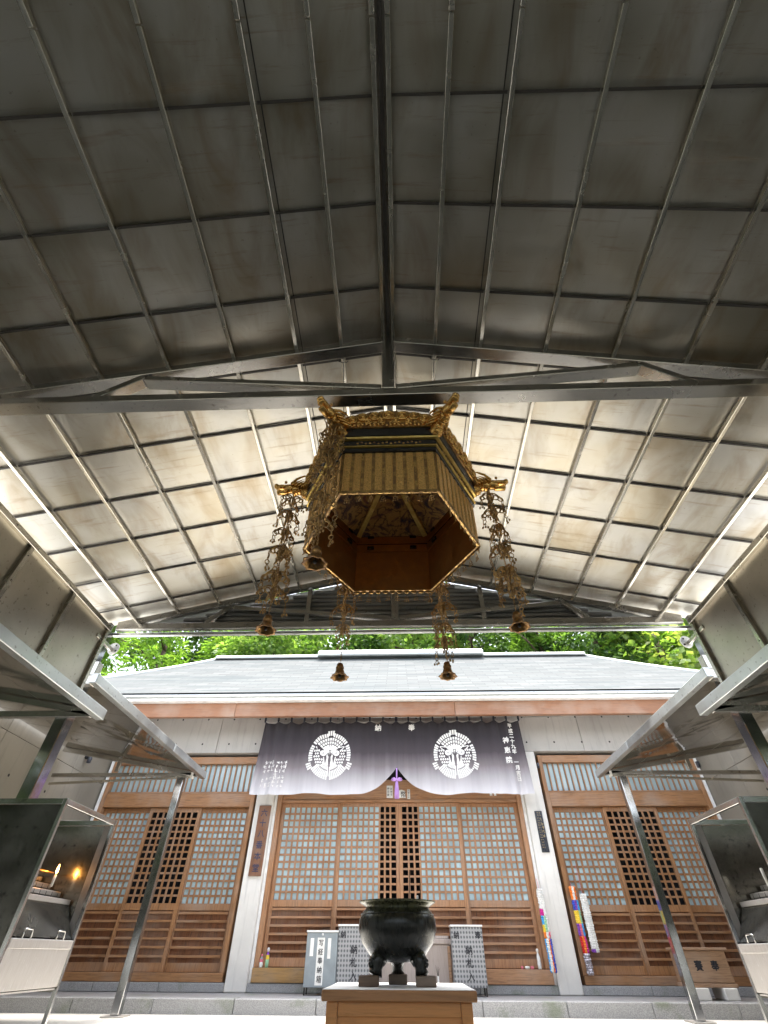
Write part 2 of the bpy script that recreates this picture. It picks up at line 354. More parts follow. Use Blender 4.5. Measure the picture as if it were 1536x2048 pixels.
    def prism(s, poly, fn, t):
        """poly: 2-D points; fn(u, v, w) -> 3-D; thickness from w=0 to w=t"""
        n = len(poly); vs = [fn(u, v, 0) for u, v in poly] + [fn(u, v, t) for u, v in poly]
        return s.add(vs, [tuple(range(n))[::-1], tuple(range(n, 2*n))] + [(i, (i+1) % n, n+(i+1) % n, n+i) for i in range(n)])
    def ball(s, c, r, n=8, m=5, sq=(1, 1, 1)):
        vs = []; fs = []
        for i in range(m+1):
            th = PI*i/m
            for k in range(n):
                a = 2*PI*k/n; vs.append((c[0]+r*sq[0]*math.sin(th)*math.cos(a), c[1]+r*sq[1]*math.sin(th)*math.sin(a), c[2]+r*sq[2]*math.cos(th)))
        for i in range(m):
            for k in range(n): k2 = (k+1) % n; fs.append((i*n+k, (i+1)*n+k, (i+1)*n+k2, i*n+k2))
        return s.add(vs, fs)
    def xf(s, fn): s.v = [tuple(fn(Vector(p))) for p in s.v]; return s

def mesh_of(name, verts, faces, mat, smooth=False):
    me = bpy.data.meshes.new(name); me.from_pydata(verts, [], faces); me.update()
    if mat: me.materials.append(MATS[mat])
    if smooth: me.polygons.foreach_set('use_smooth', [True]*len(me.polygons))
    return me
def link(name, data, world, parent=None):
    o = bpy.data.objects.new(name, data); COL.objects.link(o); world = Vector(world)
    if parent is not None: o.parent = parent; o.location = world - WL[parent]
    else: o.location = world
    WL[o] = world; return o
def tag(o, label=None, cat=None, group=None, kind=None):
    if label: o['label'] = label
    if cat: o['category'] = cat
    if group: o['group'] = group
    if kind: o['kind'] = kind
    return o
def build(name, b, mat, parent=None, smooth=False, origin=None):
    xs, ys, zs = zip(*b.v)
    c = Vector(origin) if origin is not None else Vector(((min(xs)+max(xs))/2, (min(ys)+max(ys))/2, (min(zs)+max(zs))/2 if parent is not None else min(zs)))
    return link(name, mesh_of(name, [(p[0]-c.x, p[1]-c.y, p[2]-c.z) for p in b.v], b.f, mat, smooth), c, parent)
def thing(name, loc, label, cat, group=None):
    return tag(link(name, None, loc), label, cat, group)
def inst(name, mesh, world, parent, rot=None, scale=None):
    o = link(name, mesh, world, parent)
    if rot: o.rotation_euler = rot
    if scale: o.scale = scale
    return o
SHARE = {}
def sbox(name, dims, center, mat, parent, c=0.004):
    """a chamfered box whose mesh is shared by all alike"""
    key = (name, tuple(round(d, 4) for d in dims), mat, c)
    if key not in SHARE:
        b = B().box(-dims[0]/2, dims[0]/2, -dims[1]/2, dims[1]/2, -dims[2]/2, dims[2]/2, c); SHARE[key] = mesh_of(name, b.v, b.f, mat)
    return link(name, SHARE[key], center, parent)

# text: each glyph becomes a flat mesh in local x (right) / y (up)
_txt = {}
def glyph(ch, bold=0.0):
    if (ch, bold) in _txt: return _txt[(ch, bold)]
    cu = bpy.data.curves.new('glyph', 'FONT'); cu.body = ch; cu.size = 1.0; cu.offset = bold; cu.resolution_u = 3; cu.fill_mode = 'FRONT'
    ob = bpy.data.objects.new('glyph', cu); COL.objects.link(ob); dg = bpy.context.evaluated_depsgraph_get()
    me = bpy.data.meshes.new_from_object(ob.evaluated_get(dg))
    vs = [(v.co.x, v.co.y) for v in me.vertices]; fs = [tuple(p.vertices) for p in me.polygons]
    if vs:
        x0 = min(v[0] for v in vs); x1 = max(v[0] for v in vs); y0 = min(v[1] for v in vs); y1 = max(v[1] for v in vs)
        cx, cy = (x0+x1)/2, (y0+y1)/2
        if ch in '一二十': cy = (y0+y1)/2
        vs = [(x-cx, y-cy) for x, y in vs]
    bpy.data.objects.remove(ob); bpy.data.curves.remove(cu); bpy.data.meshes.remove(me)
    _txt[(ch, bold)] = (vs, fs); return vs, fs
def put_text(b, s, x, z, size, fn, step=1.15, sx=1.0, bold=0.01, shear=0.0):
    """vertical line of characters from (x, z) downwards; fn(x, z) -> 3-D"""
    for i, ch in enumerate(s):
        if ch == ' ': continue
        vs, fs = glyph(ch); zz = z - i*size*step; d = bold*size      # thicken by overlaying shifted copies a hair apart
        for k, (ox, oz) in enumerate(((0, 0), (d, 0), (-d, 0), (0, d), (0, -d)) if bold > 0 else ((0, 0),)):
            pts = [Vector(fn(x + vx*size*sx + ox, zz + vy*size + vx*size*shear + oz)) for vx, vy in vs]
            b.add([p - Vector((0, .0003*k, 0)) for p in pts], fs)
def write(parent, s, x, z, size, fn, mat, step=1.15, bold=0.01):
    for i, ch in enumerate(s):
        if ch != ' ':
            b = B(); put_text(b, ch, x, z-i*size*step, size, fn, bold=bold); build('character', b, mat, parent)
def put_marks(b, x, z, size, fn, rnd):
    """an unreadable small character: a few brush strokes"""
    for k in range(rnd.randint(4, 6)):
        cx, cz = x + rnd.uniform(-.28, .28)*size, z + rnd.uniform(-.32, .32)*size
        if rnd.random() < .5: w, h_ = rnd.uniform(.4, .8)*size, .11*size
        else: w, h_ = .12*size, rnd.uniform(.4, .8)*size
        q = rnd.uniform(-.08, .08)*size
        b.add([fn(cx-w/2, cz-h_/2), fn(cx+w/2, cz-h_/2+q), fn(cx+w/2, cz+h_/2+q), fn(cx-w/2, cz+h_/2)], [(0, 1, 2, 3)])

XC = -0.035           # centre plane of canopy, lantern and hall
# ================================================================== SETTING
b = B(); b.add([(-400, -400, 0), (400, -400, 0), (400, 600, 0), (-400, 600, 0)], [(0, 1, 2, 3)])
tag(build('ground', b, 'shade_paving'), kind='structure')
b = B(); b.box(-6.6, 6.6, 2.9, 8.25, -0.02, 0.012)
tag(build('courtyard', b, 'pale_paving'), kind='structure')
# hillside behind the hall
b = B(); nx, ny = 40, 16
for j in range(ny+1):
    for i in range(nx+1):
        x = -60 + 120*i/nx; y = 15.5 + 60*j/ny
        b.v.append((x, y, -0.3 + max(0, (y-15.5))*0.42 + 0.5*math.sin(x*0.6+y*0.4) * min(1, j)))
b.f = [(j*(nx+1)+i, j*(nx+1)+i+1, (j+1)*(nx+1)+i+1, (j+1)*(nx+1)+i) for j in range(ny) for i in range(nx)]
tag(build('hillside', b, 'hill_soil', smooth=True), kind='structure')

# granite step in front of the hall
st = link('stone_step', None, (XC, 8.7, 0)); tag(st, kind='structure')
rs = random.Random(3)
x = -6.2
while x < 6.2:
    w = 1.02; sbox('granite_block', (w-0.006, 0.34, 0.15), (x+w/2, 8.42-0.05, 0.075), 'granite', st, 0.008); x += w
b = B().box(-6.2, 6.2, 8.545, 9.62, 0, 0.146); build('step_slab', b, 'granite', st)

# ================================================================== TEMPLE HALL
hall = thing('temple_hall', (XC, 9.5, 0), 'low temple hall with brown lattice doors, white pillars and pale hipped roof', 'building')
DY = 9.5
# plinth stones under the sills
for x0, x1 in ((-5.5, -2.6), (-2.28, 2.17), (2.5, 5.4)):
    n = max(1, round((x1-x0)/1.0)); w = (x1-x0)/n
    for i in range(n): sbox('plinth_stone', (w-0.006, 0.12, 0.096), (x0+w*(i+.5), 9.44, 0.198), 'granite', hall, 0.006)
for x0, x1 in ((-2.60, -2.28), (2.17, 2.50)):
    build('pillar', B().box(x0, x1, 9.35, 9.75, 0.149, 3.30, 0.012), 'pillar_plaster', hall)
    sgn = 1 if x0 < 0 else -1; xe = x1 if x0 < 0 else x0
    build('jamb_strip', B().box(xe+0.002*sgn, xe+0.045*sgn, 9.415, 9.7, 0.25, 3.27), 'white_paint', hall)
# concrete lintel wall above the bays, in cast panels
for i, (x0, x1) in enumerate(((-5.75, -3.55), (-3.55, -1.2), (-1.2, 1.15), (1.15, 3.45), (3.45, 5.7))):
    build('wall_panel', B().box(x0+.003, x1-.003, 9.352, 9.75, 3.303, 4.32, 0.006), 'concrete_wall', hall)
tb = B()
for x in [v*0.52-5.4 for v in range(22)]:
    for z in (3.46, 3.92):
        tb.add([(x+0.017*math.cos(a*PI/4), 9.3495, z+0.017*math.sin(a*PI/4)) for a in range(8)], [tuple(range(8))[::-1]])
tag(build('tie_holes', tb, 'void_black', hall), kind='stuff')
# unlit interior behind the doors: its darkness is painted on as black sheets
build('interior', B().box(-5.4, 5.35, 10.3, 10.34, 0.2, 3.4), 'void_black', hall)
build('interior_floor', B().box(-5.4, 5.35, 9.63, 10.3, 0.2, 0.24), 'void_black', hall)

def add_door(x0, x1, z0, zl, zt, ztop, y, cols, rows, pane, prefix, stl=0.055, slats=6):
    """one sliding lattice door; pane: list of (first column, last column) that carry frosted glass"""
    t = 0.036
    f = B(); f.box(x0, x0+stl, y, y+t, z0, ztop, .003); f.box(x1-stl, x1, y, y+t, z0, ztop, .003)
    f.box(x0+stl, x1-stl, y+.002, y+t-.002, zt, ztop-.001, .003); f.box(x0+stl, x1-stl, y+.002, y+t-.002, zl-0.085, zl, .003); f.box(x0+stl, x1-stl, y+.002, y+t-.002, z0+.001, z0+0.10, .003)
    d = build('door', f, prefix+'z', hall)
    a, c = x0+stl, x1-stl; cw = (c-a)/cols; rh = (zt-zl)/rows; bw = 0.032; bh = 0.027
    for i in range(1, cols): sbox('lattice_bar', (bw, 0.016, zt-zl), (a+cw*i, y+.012, (zl+zt)/2), prefix+'z', d, .002)
    for j in range(1, rows): sbox('lattice_bar', (c-a, 0.014, bh), ((a+c)/2, y+.0255, zl+rh*j), prefix+'x', d, .002)
    for p0, p1 in pane:
        build('pane', B().box(a+cw*p0, a+cw*p1, y+t, y+t+.005, zl-.02, zt+.02), 'frosted_pane', d)
    zb, ztp = z0+0.10, zl-0.085
    build('bark_panel', B().box(a, c, y+.022, y+.034, zb, ztp), 'bark_wood', d)
    for k in range(1, slats+1):
        zz = zb + (ztp-zb)*k/(slats+.0) - 0.5*(ztp-zb)/slats
        sbox('slat', (c-a, 0.036, 0.030), ((a+c)/2, y+.002, zz+.02), prefix+'x', d, .003)
    return d
# centre bay: four doors
zs = 0.41
build('sill', B().box(-2.232, -1.32, 9.37, 9.62, 0.251, 0.405, .004), 'gold_sill', hall)
build('sill', B().box(-1.315, 2.122, 9.37, 9.62, 0.251, 0.405, .004), 'wood_x', hall)
for xa, xb_ in ((-2.232, -2.15), (2.045, 2.122)): build('door_post', B().box(xa, xb_, 9.42, 9.62, 0.407, 3.27, .004), 'wood_z', hall)
build('door_head', B().box(-2.148, 2.043, 9.44, 9.60, 2.505, 2.545, .003), 'wood_x', hall)
build('head_beam', B().box(-2.148, 2.043, 9.455, 9.60, 2.548, 2.86, .004), 'wood_x', hall)
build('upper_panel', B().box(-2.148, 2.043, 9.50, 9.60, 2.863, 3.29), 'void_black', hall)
add_door(-2.148, -1.09, zs, 1.175, 2.445, 2.50, 9.53, 10, 13, [(0, 10)], 'wood_')
add_door(-1.11, -0.055, zs, 1.175, 2.445, 2.50, 9.485, 10, 13, [(0, 7)], 'wood_')
add_door(-0.052, 1.02, zs, 1.175, 2.445, 2.50, 9.485, 10, 13, [(3, 10)], 'wood_')
add_door(1.00, 2.043, zs, 1.175, 2.445, 2.50, 9.53, 10, 13, [(0, 10)], 'wood_')
# side bays
for sgn, xo, xi in ((-1, -5.47, -2.655), (1, 2.565, 5.41)):
    build('sill', B().box(xo, xi, 9.40, 9.62, 0.251, 0.345, .004), 'side_wood_x', hall)
    for xa in (xo, xi-.07): build('door_post', B().box(xa, xa+.07, 9.42, 9.62, 0.347, 3.255, .004), 'side_wood_z', hall)
    build('transom_beam', B().box(xo+.072, xi-.072, 9.43, 9.60, 2.435, 2.645, .005), 'side_wood_x', hall)
    build('transom_head', B().box(xo+.072, xi-.072, 9.43, 9.60, 3.135, 3.255, .005), 'side_wood_x', hall)
    build('transom_sill', B().box(xo+.072, xi-.072, 9.45, 9.60, 2.648, 2.678, .004), 'side_wood_x', hall)
    build('transom_pane', B().box(xo+.072, xi-.072, 9.525, 9.531, 2.672, 3.138), 'transom_glass', hall)
    n = 27; a, c = xo+.072, xi-.072
    for i in range(1, n): sbox('transom_slat', (0.024, 0.03, 0.46), (a+(c-a)*i/n, 9.505, 2.907), 'side_wood_z', hall, .003)
    w = (c-a)/3
    for i in range(3):
        mid = i == 1
        add_door(a+w*i-(.02 if i else 0), a+w*(i+1)+(.02 if i < 2 else 0), 0.347, 1.125, 2.365, 2.432, 9.485 if mid else 9.53, 8 if mid else 9, 13, [] if mid else [(0, 9)], 'side_wood_')
    # white jamb against the wing wall
    xe = xo-.045 if sgn < 0 else xi+.002
    build('jamb_strip', B().box(xe, xe+.043, 9.40, 9.66, 0.25, 3.27), 'white_paint', hall)
# eave: wooden beam in lengths, soffit boards, pale gutter edge
xs = [-8.3, -3.12, 1.03, 8.2]
for i in range(3): build('eave_beam', B().box(xs[i]+.002, xs[i+1]-.002, 8.72-.004*i, 8.80, 3.745, 3.998, .006), 'fascia_wood', hall)
build('soffit', B().box(-8.3, 8.2, 8.805, 9.348, 3.99, 4.01), 'fascia_wood', hall)
build('eave_trim', B().box(-8.45, 8.35, 8.60, 8.80, 4.00, 4.055, .004), 'white_paint', hall)
build('eave_gutter', B().box(-8.47, 8.37, 8.555, 8.66, 4.058, 4.115, .008), 'gutter_steel', hall)
# hipped, slightly sagging roof
def roofz(t): return 4.12 + 2.44*(0.86*t + 0.14*t*t)
YR = 12.05; EX0, EX1 = -8.50, 8.40; RX0, RX1 = -5.12, 5.10
rb = B(); N = 14; rows = []
for j in range(N+1):
    t = j/N; y = 8.52 + (YR-8.52)*t; rows.append((EX0 + (RX0-EX0)*t, EX1 + (RX1-EX1)*t, y, roofz(t)))
for xa, xb2, y, z in rows: rb.v += [(xa, y, z), (xb2, y, z)]
rb.f = [(2*j, 2*j+1, 2*j+3, 2*j+2) for j in range(N)]
o0 = len(rb.v); D2 = 2*YR - 8.52
for xa, xb2, y, z in rows: rb.v += [(xa, 2*YR-y, z), (xb2, 2*YR-y, z)]
rb.f += [(o0+2*j+1, o0+2*j, o0+2*j+2, o0+2*j+3) for j in range(N)]
for j in range(N):
    rb.f.append((o0+2*j, 2*j, 2*j+2, o0+2*j+2)); rb.f.append((2*j+1, o0+2*j+1, o0+2*j+3, 2*j+3))
roof = build('roof', rb, 'shingle', hall)
build('ridge_cap', B().box(RX0-.05, -2.26, YR-.16, YR+.16, 6.50, 6.59, .02), 'gutter_steel', roof)
build('ridge_cap', B().box(2.34, RX1+.05, YR-.16, YR+.16, 6.50, 6.59, .02), 'gutter_steel', roof)
build('ridge_vent', B().box(-2.25, 2.33, YR-.30, YR+.30, 6.48, 6.645, .03), 'gutter_steel', roof)
for s_, xa, xr in ((-1, EX0, RX0), (1, EX1, RX1)):
    build('hip_cap', B().tube([(xa+(xr-xa)*k/10, 8.52+(YR-8.52)*k/10, roofz(k/10)+.01) for k in range(11)], 0.035, 6), 'gutter_steel', roof)
build('rear_wall', B().box(-7.2, 7.1, 14.6, 14.8, 0, 4.2), 'concrete_wall', hall)
build('side_wall', B().box(-7.2, -7.0, 9.9, 14.58, 0, 4.2), 'concrete_wall', hall); build('side_wall', B().box(6.9, 7.1, 9.9, 14.58, 0, 4.2), 'concrete_wall', hall)

# wing walls
for sgn, x0, x1, lab in ((-1, -5.95, -5.56, 'board-marked concrete side wall left of the hall, behind the lit candle cabinet'), (1, 5.47, 5.86, 'board-marked concrete side wall right of the hall, behind the wooden box')):
    ww = thing('concrete_wall', ((x0+x1)/2, 6.4, 0), lab, 'wall')
    yy = [3.0, 4.8, 6.6, 8.4, 9.48]
    for a, c in zip(yy, yy[1:]):
        for z0, z1 in ((0, 1.0), (1.0, 1.9), (1.9, 2.8), (2.8, 4.0)):
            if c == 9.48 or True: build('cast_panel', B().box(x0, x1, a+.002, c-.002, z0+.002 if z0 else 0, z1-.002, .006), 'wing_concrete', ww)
    th = B(); xi = (x1+.0008) if sgn < 0 else (x0-.0008)
    for y in (3.45, 4.35, 5.25, 6.15, 7.05, 7.95, 8.8):
        for z in (.45, 1.45, 2.35, 3.2): th.add([(xi, y+.02*math.cos(k*PI/4), z+.02*math.sin(k*PI/4)) for k in range(8)], [tuple(range(8))[::(1 if sgn < 0 else -1)]])
    tag(build('tie_holes', th, 'void_black', ww), kind='stuff')

# ================================================================== MAIN CANOPY
can = thing('steel_canopy', (XC, 1.6, 0), 'stained stainless steel gable canopy roof on a purlin grid above the courtyard', 'canopy')
RZ, SL = 4.03, 0.235
def cz(x): return RZ - SL*abs(x-XC)
px = [0.04, 0.36, 0.695, 1.15, 1.61, 2.07, 2.53, 2.985]
YB = [0.2+0.5125*k for k in range(-4, 9)]
YEND, YSTART = 4.60, YB[0]-.45
edges = [YSTART] + YB + [YEND]
XE = 3.40
px_all = px + [XE]
for s in (-1, 1):
    for i in range(len(px_all)):
        a = 0.0 if i == 0 else px_all[i-1]; c = px_all[i]
        if i == 0: continue
        if i == 1: a = 0.0
        for j in range(len(edges)-1):
            y0, y1 = edges[j]+.002, edges[j+1]-.002
            xa, xb2 = XC+s*(a+.002), XC+s*(c-.002)
            dz = random.uniform(-.0022, .0022); tl = random.uniform(-.003, .003)
            vs = []
            for k in range(4):                                   # gently dished sheet
                for q in range(4):
                    u, v = k/3, q/3; x = xa+(xb2-xa)*u; y = y0+(y1-y0)*v
                    bow = -0.0045*math.sin(PI*u)*math.sin(PI*v)*random.uniform(.3, 1.3)
                    vs.append((x, y, cz(x)+.012+dz+tl*(v-.5)+bow))
            top = [(x, y, z+.004) for x, y, z in vs]
            bb = B(); q4 = [(k*4+q, k*4+q+1, (k+1)*4+q+1, (k+1)*4+q) for k in range(3) for q in range(3)]
            if s > 0: q4 = [t[::-1] for t in q4]
            bb.add(vs, q4); bb.add(top, [t[::-1] for t in q4])
            build('roof_sheet', bb, 'ceiling_steel', can, smooth=True)
    # purlins along the slope line, in two lengths with a small joint
    for x in px:
        X = XC+s*x; w = 0.028; hh = 0.034
        for y0, y1 in ((YSTART, -0.105), (-0.1, YEND-.02)):
            z = cz(X); build('purlin', B().box(X-w/2, X+w/2, y0, y1, z-hh-.006, z-.004, .003), 'bar_steel', can)
    # cross battens under the sheets
    for y in YB:
        for i in range(1, len(px_all)):
            a = px_all[i-1]+.018; c = px_all[i]-.018
            if c-a < .05: continue
            build('batten', B().beam((XC+s*a, y, cz(XC+s*a)-.003), (XC+s*c, y, cz(XC+s*c)-.003), .014, .012), 'dark_bar', can)
build('ridge_plate', B().box(XC-.012, XC+.012, YSTART, YEND-.03, 4.012, 4.02), 'dark_bar', can)
for s in (-1, 1):
    q = [(XC+s*.001, YSTART-.02), (XC+s*(XE+.03), YSTART-.02), (XC+s*(XE+.03), YEND+.03), (XC+s*.001, YEND+.03)]
    build('leak_cover', B().add([(x, y, cz(x)+.03+d) for d in (0, .006) for x, y in q], [(0, 1, 2, 3), (7, 6, 5, 4), (0, 4, 5, 1), (1, 5, 6, 2), (2, 6, 7, 3), (3, 7, 4, 0)]), 'dull_zinc', can)  # added unseen cover, blocks sky light leaking between the sheets

def truss(y, w=0.092, gable=False):
    zb = 3.16; hc = 0.075; X0, X1 = XC-3.15, XC+3.15
    t = build('truss', B().box(X0, X1, y-w/2, y+w/2, zb, zb+hc, .004), 'truss_steel', can)
    for s in (-1, 1):
        a = (XC+s*.045, y, cz(XC)-.082); c = (XC+s*3.15, y, cz(XC+3.15)-.082+.01)
        build('top_chord', B().beam(a, c, w-.004, .075, c=.004), 'truss_steel', t)
        xk = 1.72 if not gable else 1.88
        build('diagonal', B().beam((XC+s*.05, y, zb+hc+.035), (XC+s*xk, y, cz(XC+xk)-.155), w-.012, .055, c=.004), 'truss_steel', t)
        build('strut', B().beam((XC+s*(xk+.02), y, cz(XC+xk)-.13), (XC+s*(xk+.27), y, zb+hc+.004), w-.016, .06, c=.004), 'truss_steel', t)
        if gable: build('strut', B().box(XC+s*1.0-.025, XC+s*1.0+.025, y-.02, y+.02, zb+hc+.002, cz(XC+1)-.13), 'truss_steel', t)
    build('king_post', B().box(XC-.04, XC+.04, y-w/2-.003, y+w/2+.003, zb+hc+.002, cz(XC)-.03, .004), 'truss_steel', t)
    return t
truss(1.63); truss(4.52, .06, True); truss(-1.35)
# ribbed cladding of the far gable
z = 3.245; k = 0
while z < 3.86:
    half = min(3.1, (RZ-.12-z-.03)/SL)
    if half > .12: sbox('cladding_rib', (2*half, 0.03, 0.048), (XC, 4.575, z+.024), 'gable_steel', can, .012)
    z += .058; k += 1
build('gable_sheet', B().prism([(-3.1, 3.24), (3.1, 3.24), (0, 3.24+.7)], lambda u, v, w: (XC+u, 4.592+w, v), .004), 'gable_steel', can)
build('gable_flashing', B().box(XC-3.2, XC+3.2, 4.556, 4.60, 3.12, 3.155, .004), 'gutter_steel', can)
# columns, upper side walls and edge channels
for s in (-1, 1):
    xc = XC+s*3.245
    for y in (4.50, 1.63, -1.35): build('column', B().box(xc-.06, xc+.06, y-.06, y+.06, 0.0, 3.22, .006), 'post_steel', can)
    xw = XC+s*3.045; ys = [4.21, 3.53, 2.85, 2.17, 1.49, .81, .13, -.55, -1.23]
    for a, c in zip(ys, ys[1:]):
        build('wall_sheet', B().box(xw, xw+s*.004, c+.003, a-.003, 2.28, 3.0), 'wall_steel', can)
    sc_ = B()
    for y in ys:
        for z in (2.42, 2.66, 2.90): sc_.ball((xw-s*.036, y, z), .0055, 6, 4)
    for k in range(18): sc_.ball((xw-s*.038, 4.1-.3*k, 3.014), .0055, 6, 4)
    tag(build('screws', sc_, 'wire_dark', can, smooth=True), kind='stuff')
    build('lap_seam', B().box(XC+s*.655, XC+s*.661, YSTART, YEND-.02, cz(XC+.66)+.002, cz(XC+.66)+.011), 'dark_bar', can)
    for y in ys: build('wall_stile', B().box(xw-s*.035, xw-s*.0005, y-.022, y+.022, 2.28, 2.985, .003), 'bar_steel', can)
    build('wall_rail', B().box(xw-s*.037, xw+s*.03, -1.26, 4.235, 2.988, 3.04, .003), 'bar_steel', can)

# round end brackets with bolt holes
for s, lab in ((-1, 'round white bracket plate with bolt holes at the left corner of the canopy'), (1, 'round white bracket plate with bolt holes at the right corner of the canopy')):
    br = thing('bracket_plate', (XC+s*3.07, 4.42, 2.84), lab, 'bracket', 'canopy corner brackets')
    pl = B().prism([(.066*math.cos(a*PI/12), .066*math.sin(a*PI/12)) for a in range(24)], lambda u, v, w: (XC+s*(3.035)+u*.9, 4.44+w, 2.90+v), .012)
    build('plate', pl, 'white_paint', br)
    for dx, dz in ((-.02*s, .035), (-.035*s, -.03)): build('bolt_hole', B().prism([(.009*math.cos(a*PI/4), .009*math.sin(a*PI/4)) for a in range(8)], lambda u, v, w: (XC+s*3.035+dx+u, 4.436+w, 2.90+dz+v), .003), 'void_black', br)
    build('arm', B().box(XC+s*3.06, XC+s*3.03, 4.10, 4.438, 2.86, 2.90, .004), 'bar_steel', br)

# ================================================================== SIDE SHELTERS
def shelter(sgn, far, label):
    mir = (lambda x: x) if sgn < 0 else (lambda x: 2*XC - x + 0.0)
    X = lambda x: mir(x)
    y0, y1 = (4.40, 7.95) if far else (-1.4, 4.52)
    xi, zi = (-3.10, 2.585) if far else (-2.93, 2.255)
    xo = -5.50; sl = 0.165
    t = thing('side_shelter', (X(-4.2), (y0+y1)/2, 0), label, 'shelter', 'lean-to shelters beside the canopy')
    zr = lambda x: zi - .012 + sl*(xi-x)
    xs_ = [xi-.02, xi-.65, xi-1.25, xi-1.85, xo]; n = 6 if far else 9
    for a, c in zip(xs_, xs_[1:]):
        for j in range(n):
            ya, yb = y0+(y1-y0)*j/n+.003, y0+(y1-y0)*(j+1)/n-.003
            vs = [(X(p), q, zr(p)+d) for d in (0, .003) for p, q in ((a-.003, ya), (c+.003, ya), (c+.003, yb), (a-.003, yb))]
            build('roof_sheet', B().add(vs, [(0, 1, 2, 3), (7, 6, 5, 4), (0, 4, 5, 1), (1, 5, 6, 2), (2, 6, 7, 3), (3, 7, 4, 0)]), 'mirror_steel', t)
    build('bounce_sheet', B().add([(X(p), q, zr(p)+.008+d) for d in (0, .004) for p, q in ((xi-.02, y0), (xo, y0), (xo, y1), (xi-.02, y1))], [(0, 1, 2, 3), (7, 6, 5, 4), (0, 4, 5, 1), (1, 5, 6, 2), (2, 6, 7, 3), (3, 7, 4, 0)]), 'dull_zinc', t)  # added unseen pale sheet, bounces daylight up to the canopy overhang
    # gutter channel along the low inner edge, in two lengths
    ym = (y0+y1)/2 + (.4 if far else 1.2)
    for a, c in ((y0, ym-.002), (ym+.002, y1)): build('gutter', B().box(X(xi+.03), X(xi-.045), a, c, zi-.075, zi+.02, .004), 'gutter_steel', t)
    yr = y1-.08
    build('rafter', B().beam((X(xi-.06), yr, zr(xi-.06)-.035), (X(xo), yr, zr(xo)-.035), .05, .06, c=.004), 'truss_steel', t)
    build('tie_beam', B().box(X(xi-.06), X(xo), yr-.025, yr+.025, zi-.055 if far else zi-.075, zi-.005 if far else zi-.015, .004), 'truss_steel', t)
    if far:
        build('lower_rail', B().beam((X(-3.25), 7.88, 2.525), (X(xo), 7.88, 2.44), .03, .03, c=.003), 'bar_steel', t)
        build('king_post', B().box(X(-4.46), X(-4.52), 7.85, 7.89, 2.60, zr(-4.49)-.06, .003), 'truss_steel', t)
        build('post', B().box(X(-3.455), X(-3.355), 7.79, 7.89, 0.026, 2.50, .006), 'post_steel', t)
        build('base_plate', B().box(X(-3.53), X(-3.28), 7.71, 7.97, 0.012, 0.025, .003), 'brushed_plate', t)
        build('gutter_bracket', B().box(X(-3.24), X(-3.27), 7.82, 7.90, 2.50, 2.575, .003), 'white_paint', t)
        build('gutter_hanger', B().box(X(-3.13), X(-3.22), 4.41, 4.50, 2.50, 2.74, .004), 'bar_steel', t)
    else:
        build('near_rafter', B().beam((X(xi-.06), 1.63, zr(xi-.06)-.035), (X(xo), 1.63, zr(xo)-.035), .05, .06, c=.004), 'truss_steel', t)
    return t
shelter(-1, True, 'far left mirror-steel lean-to shelter on a slim post, its gutter pointing at the hall')
shelter(1, True, 'far right mirror-steel lean-to shelter on a slim post, its gutter pointing at the hall')
shelter(-1, False, 'near left lean-to shelter roof below the canopy side wall, above the lit candle cabinet')
shelter(1, False, 'near right lean-to shelter roof below the canopy side wall, above the unlit candle cabinet')

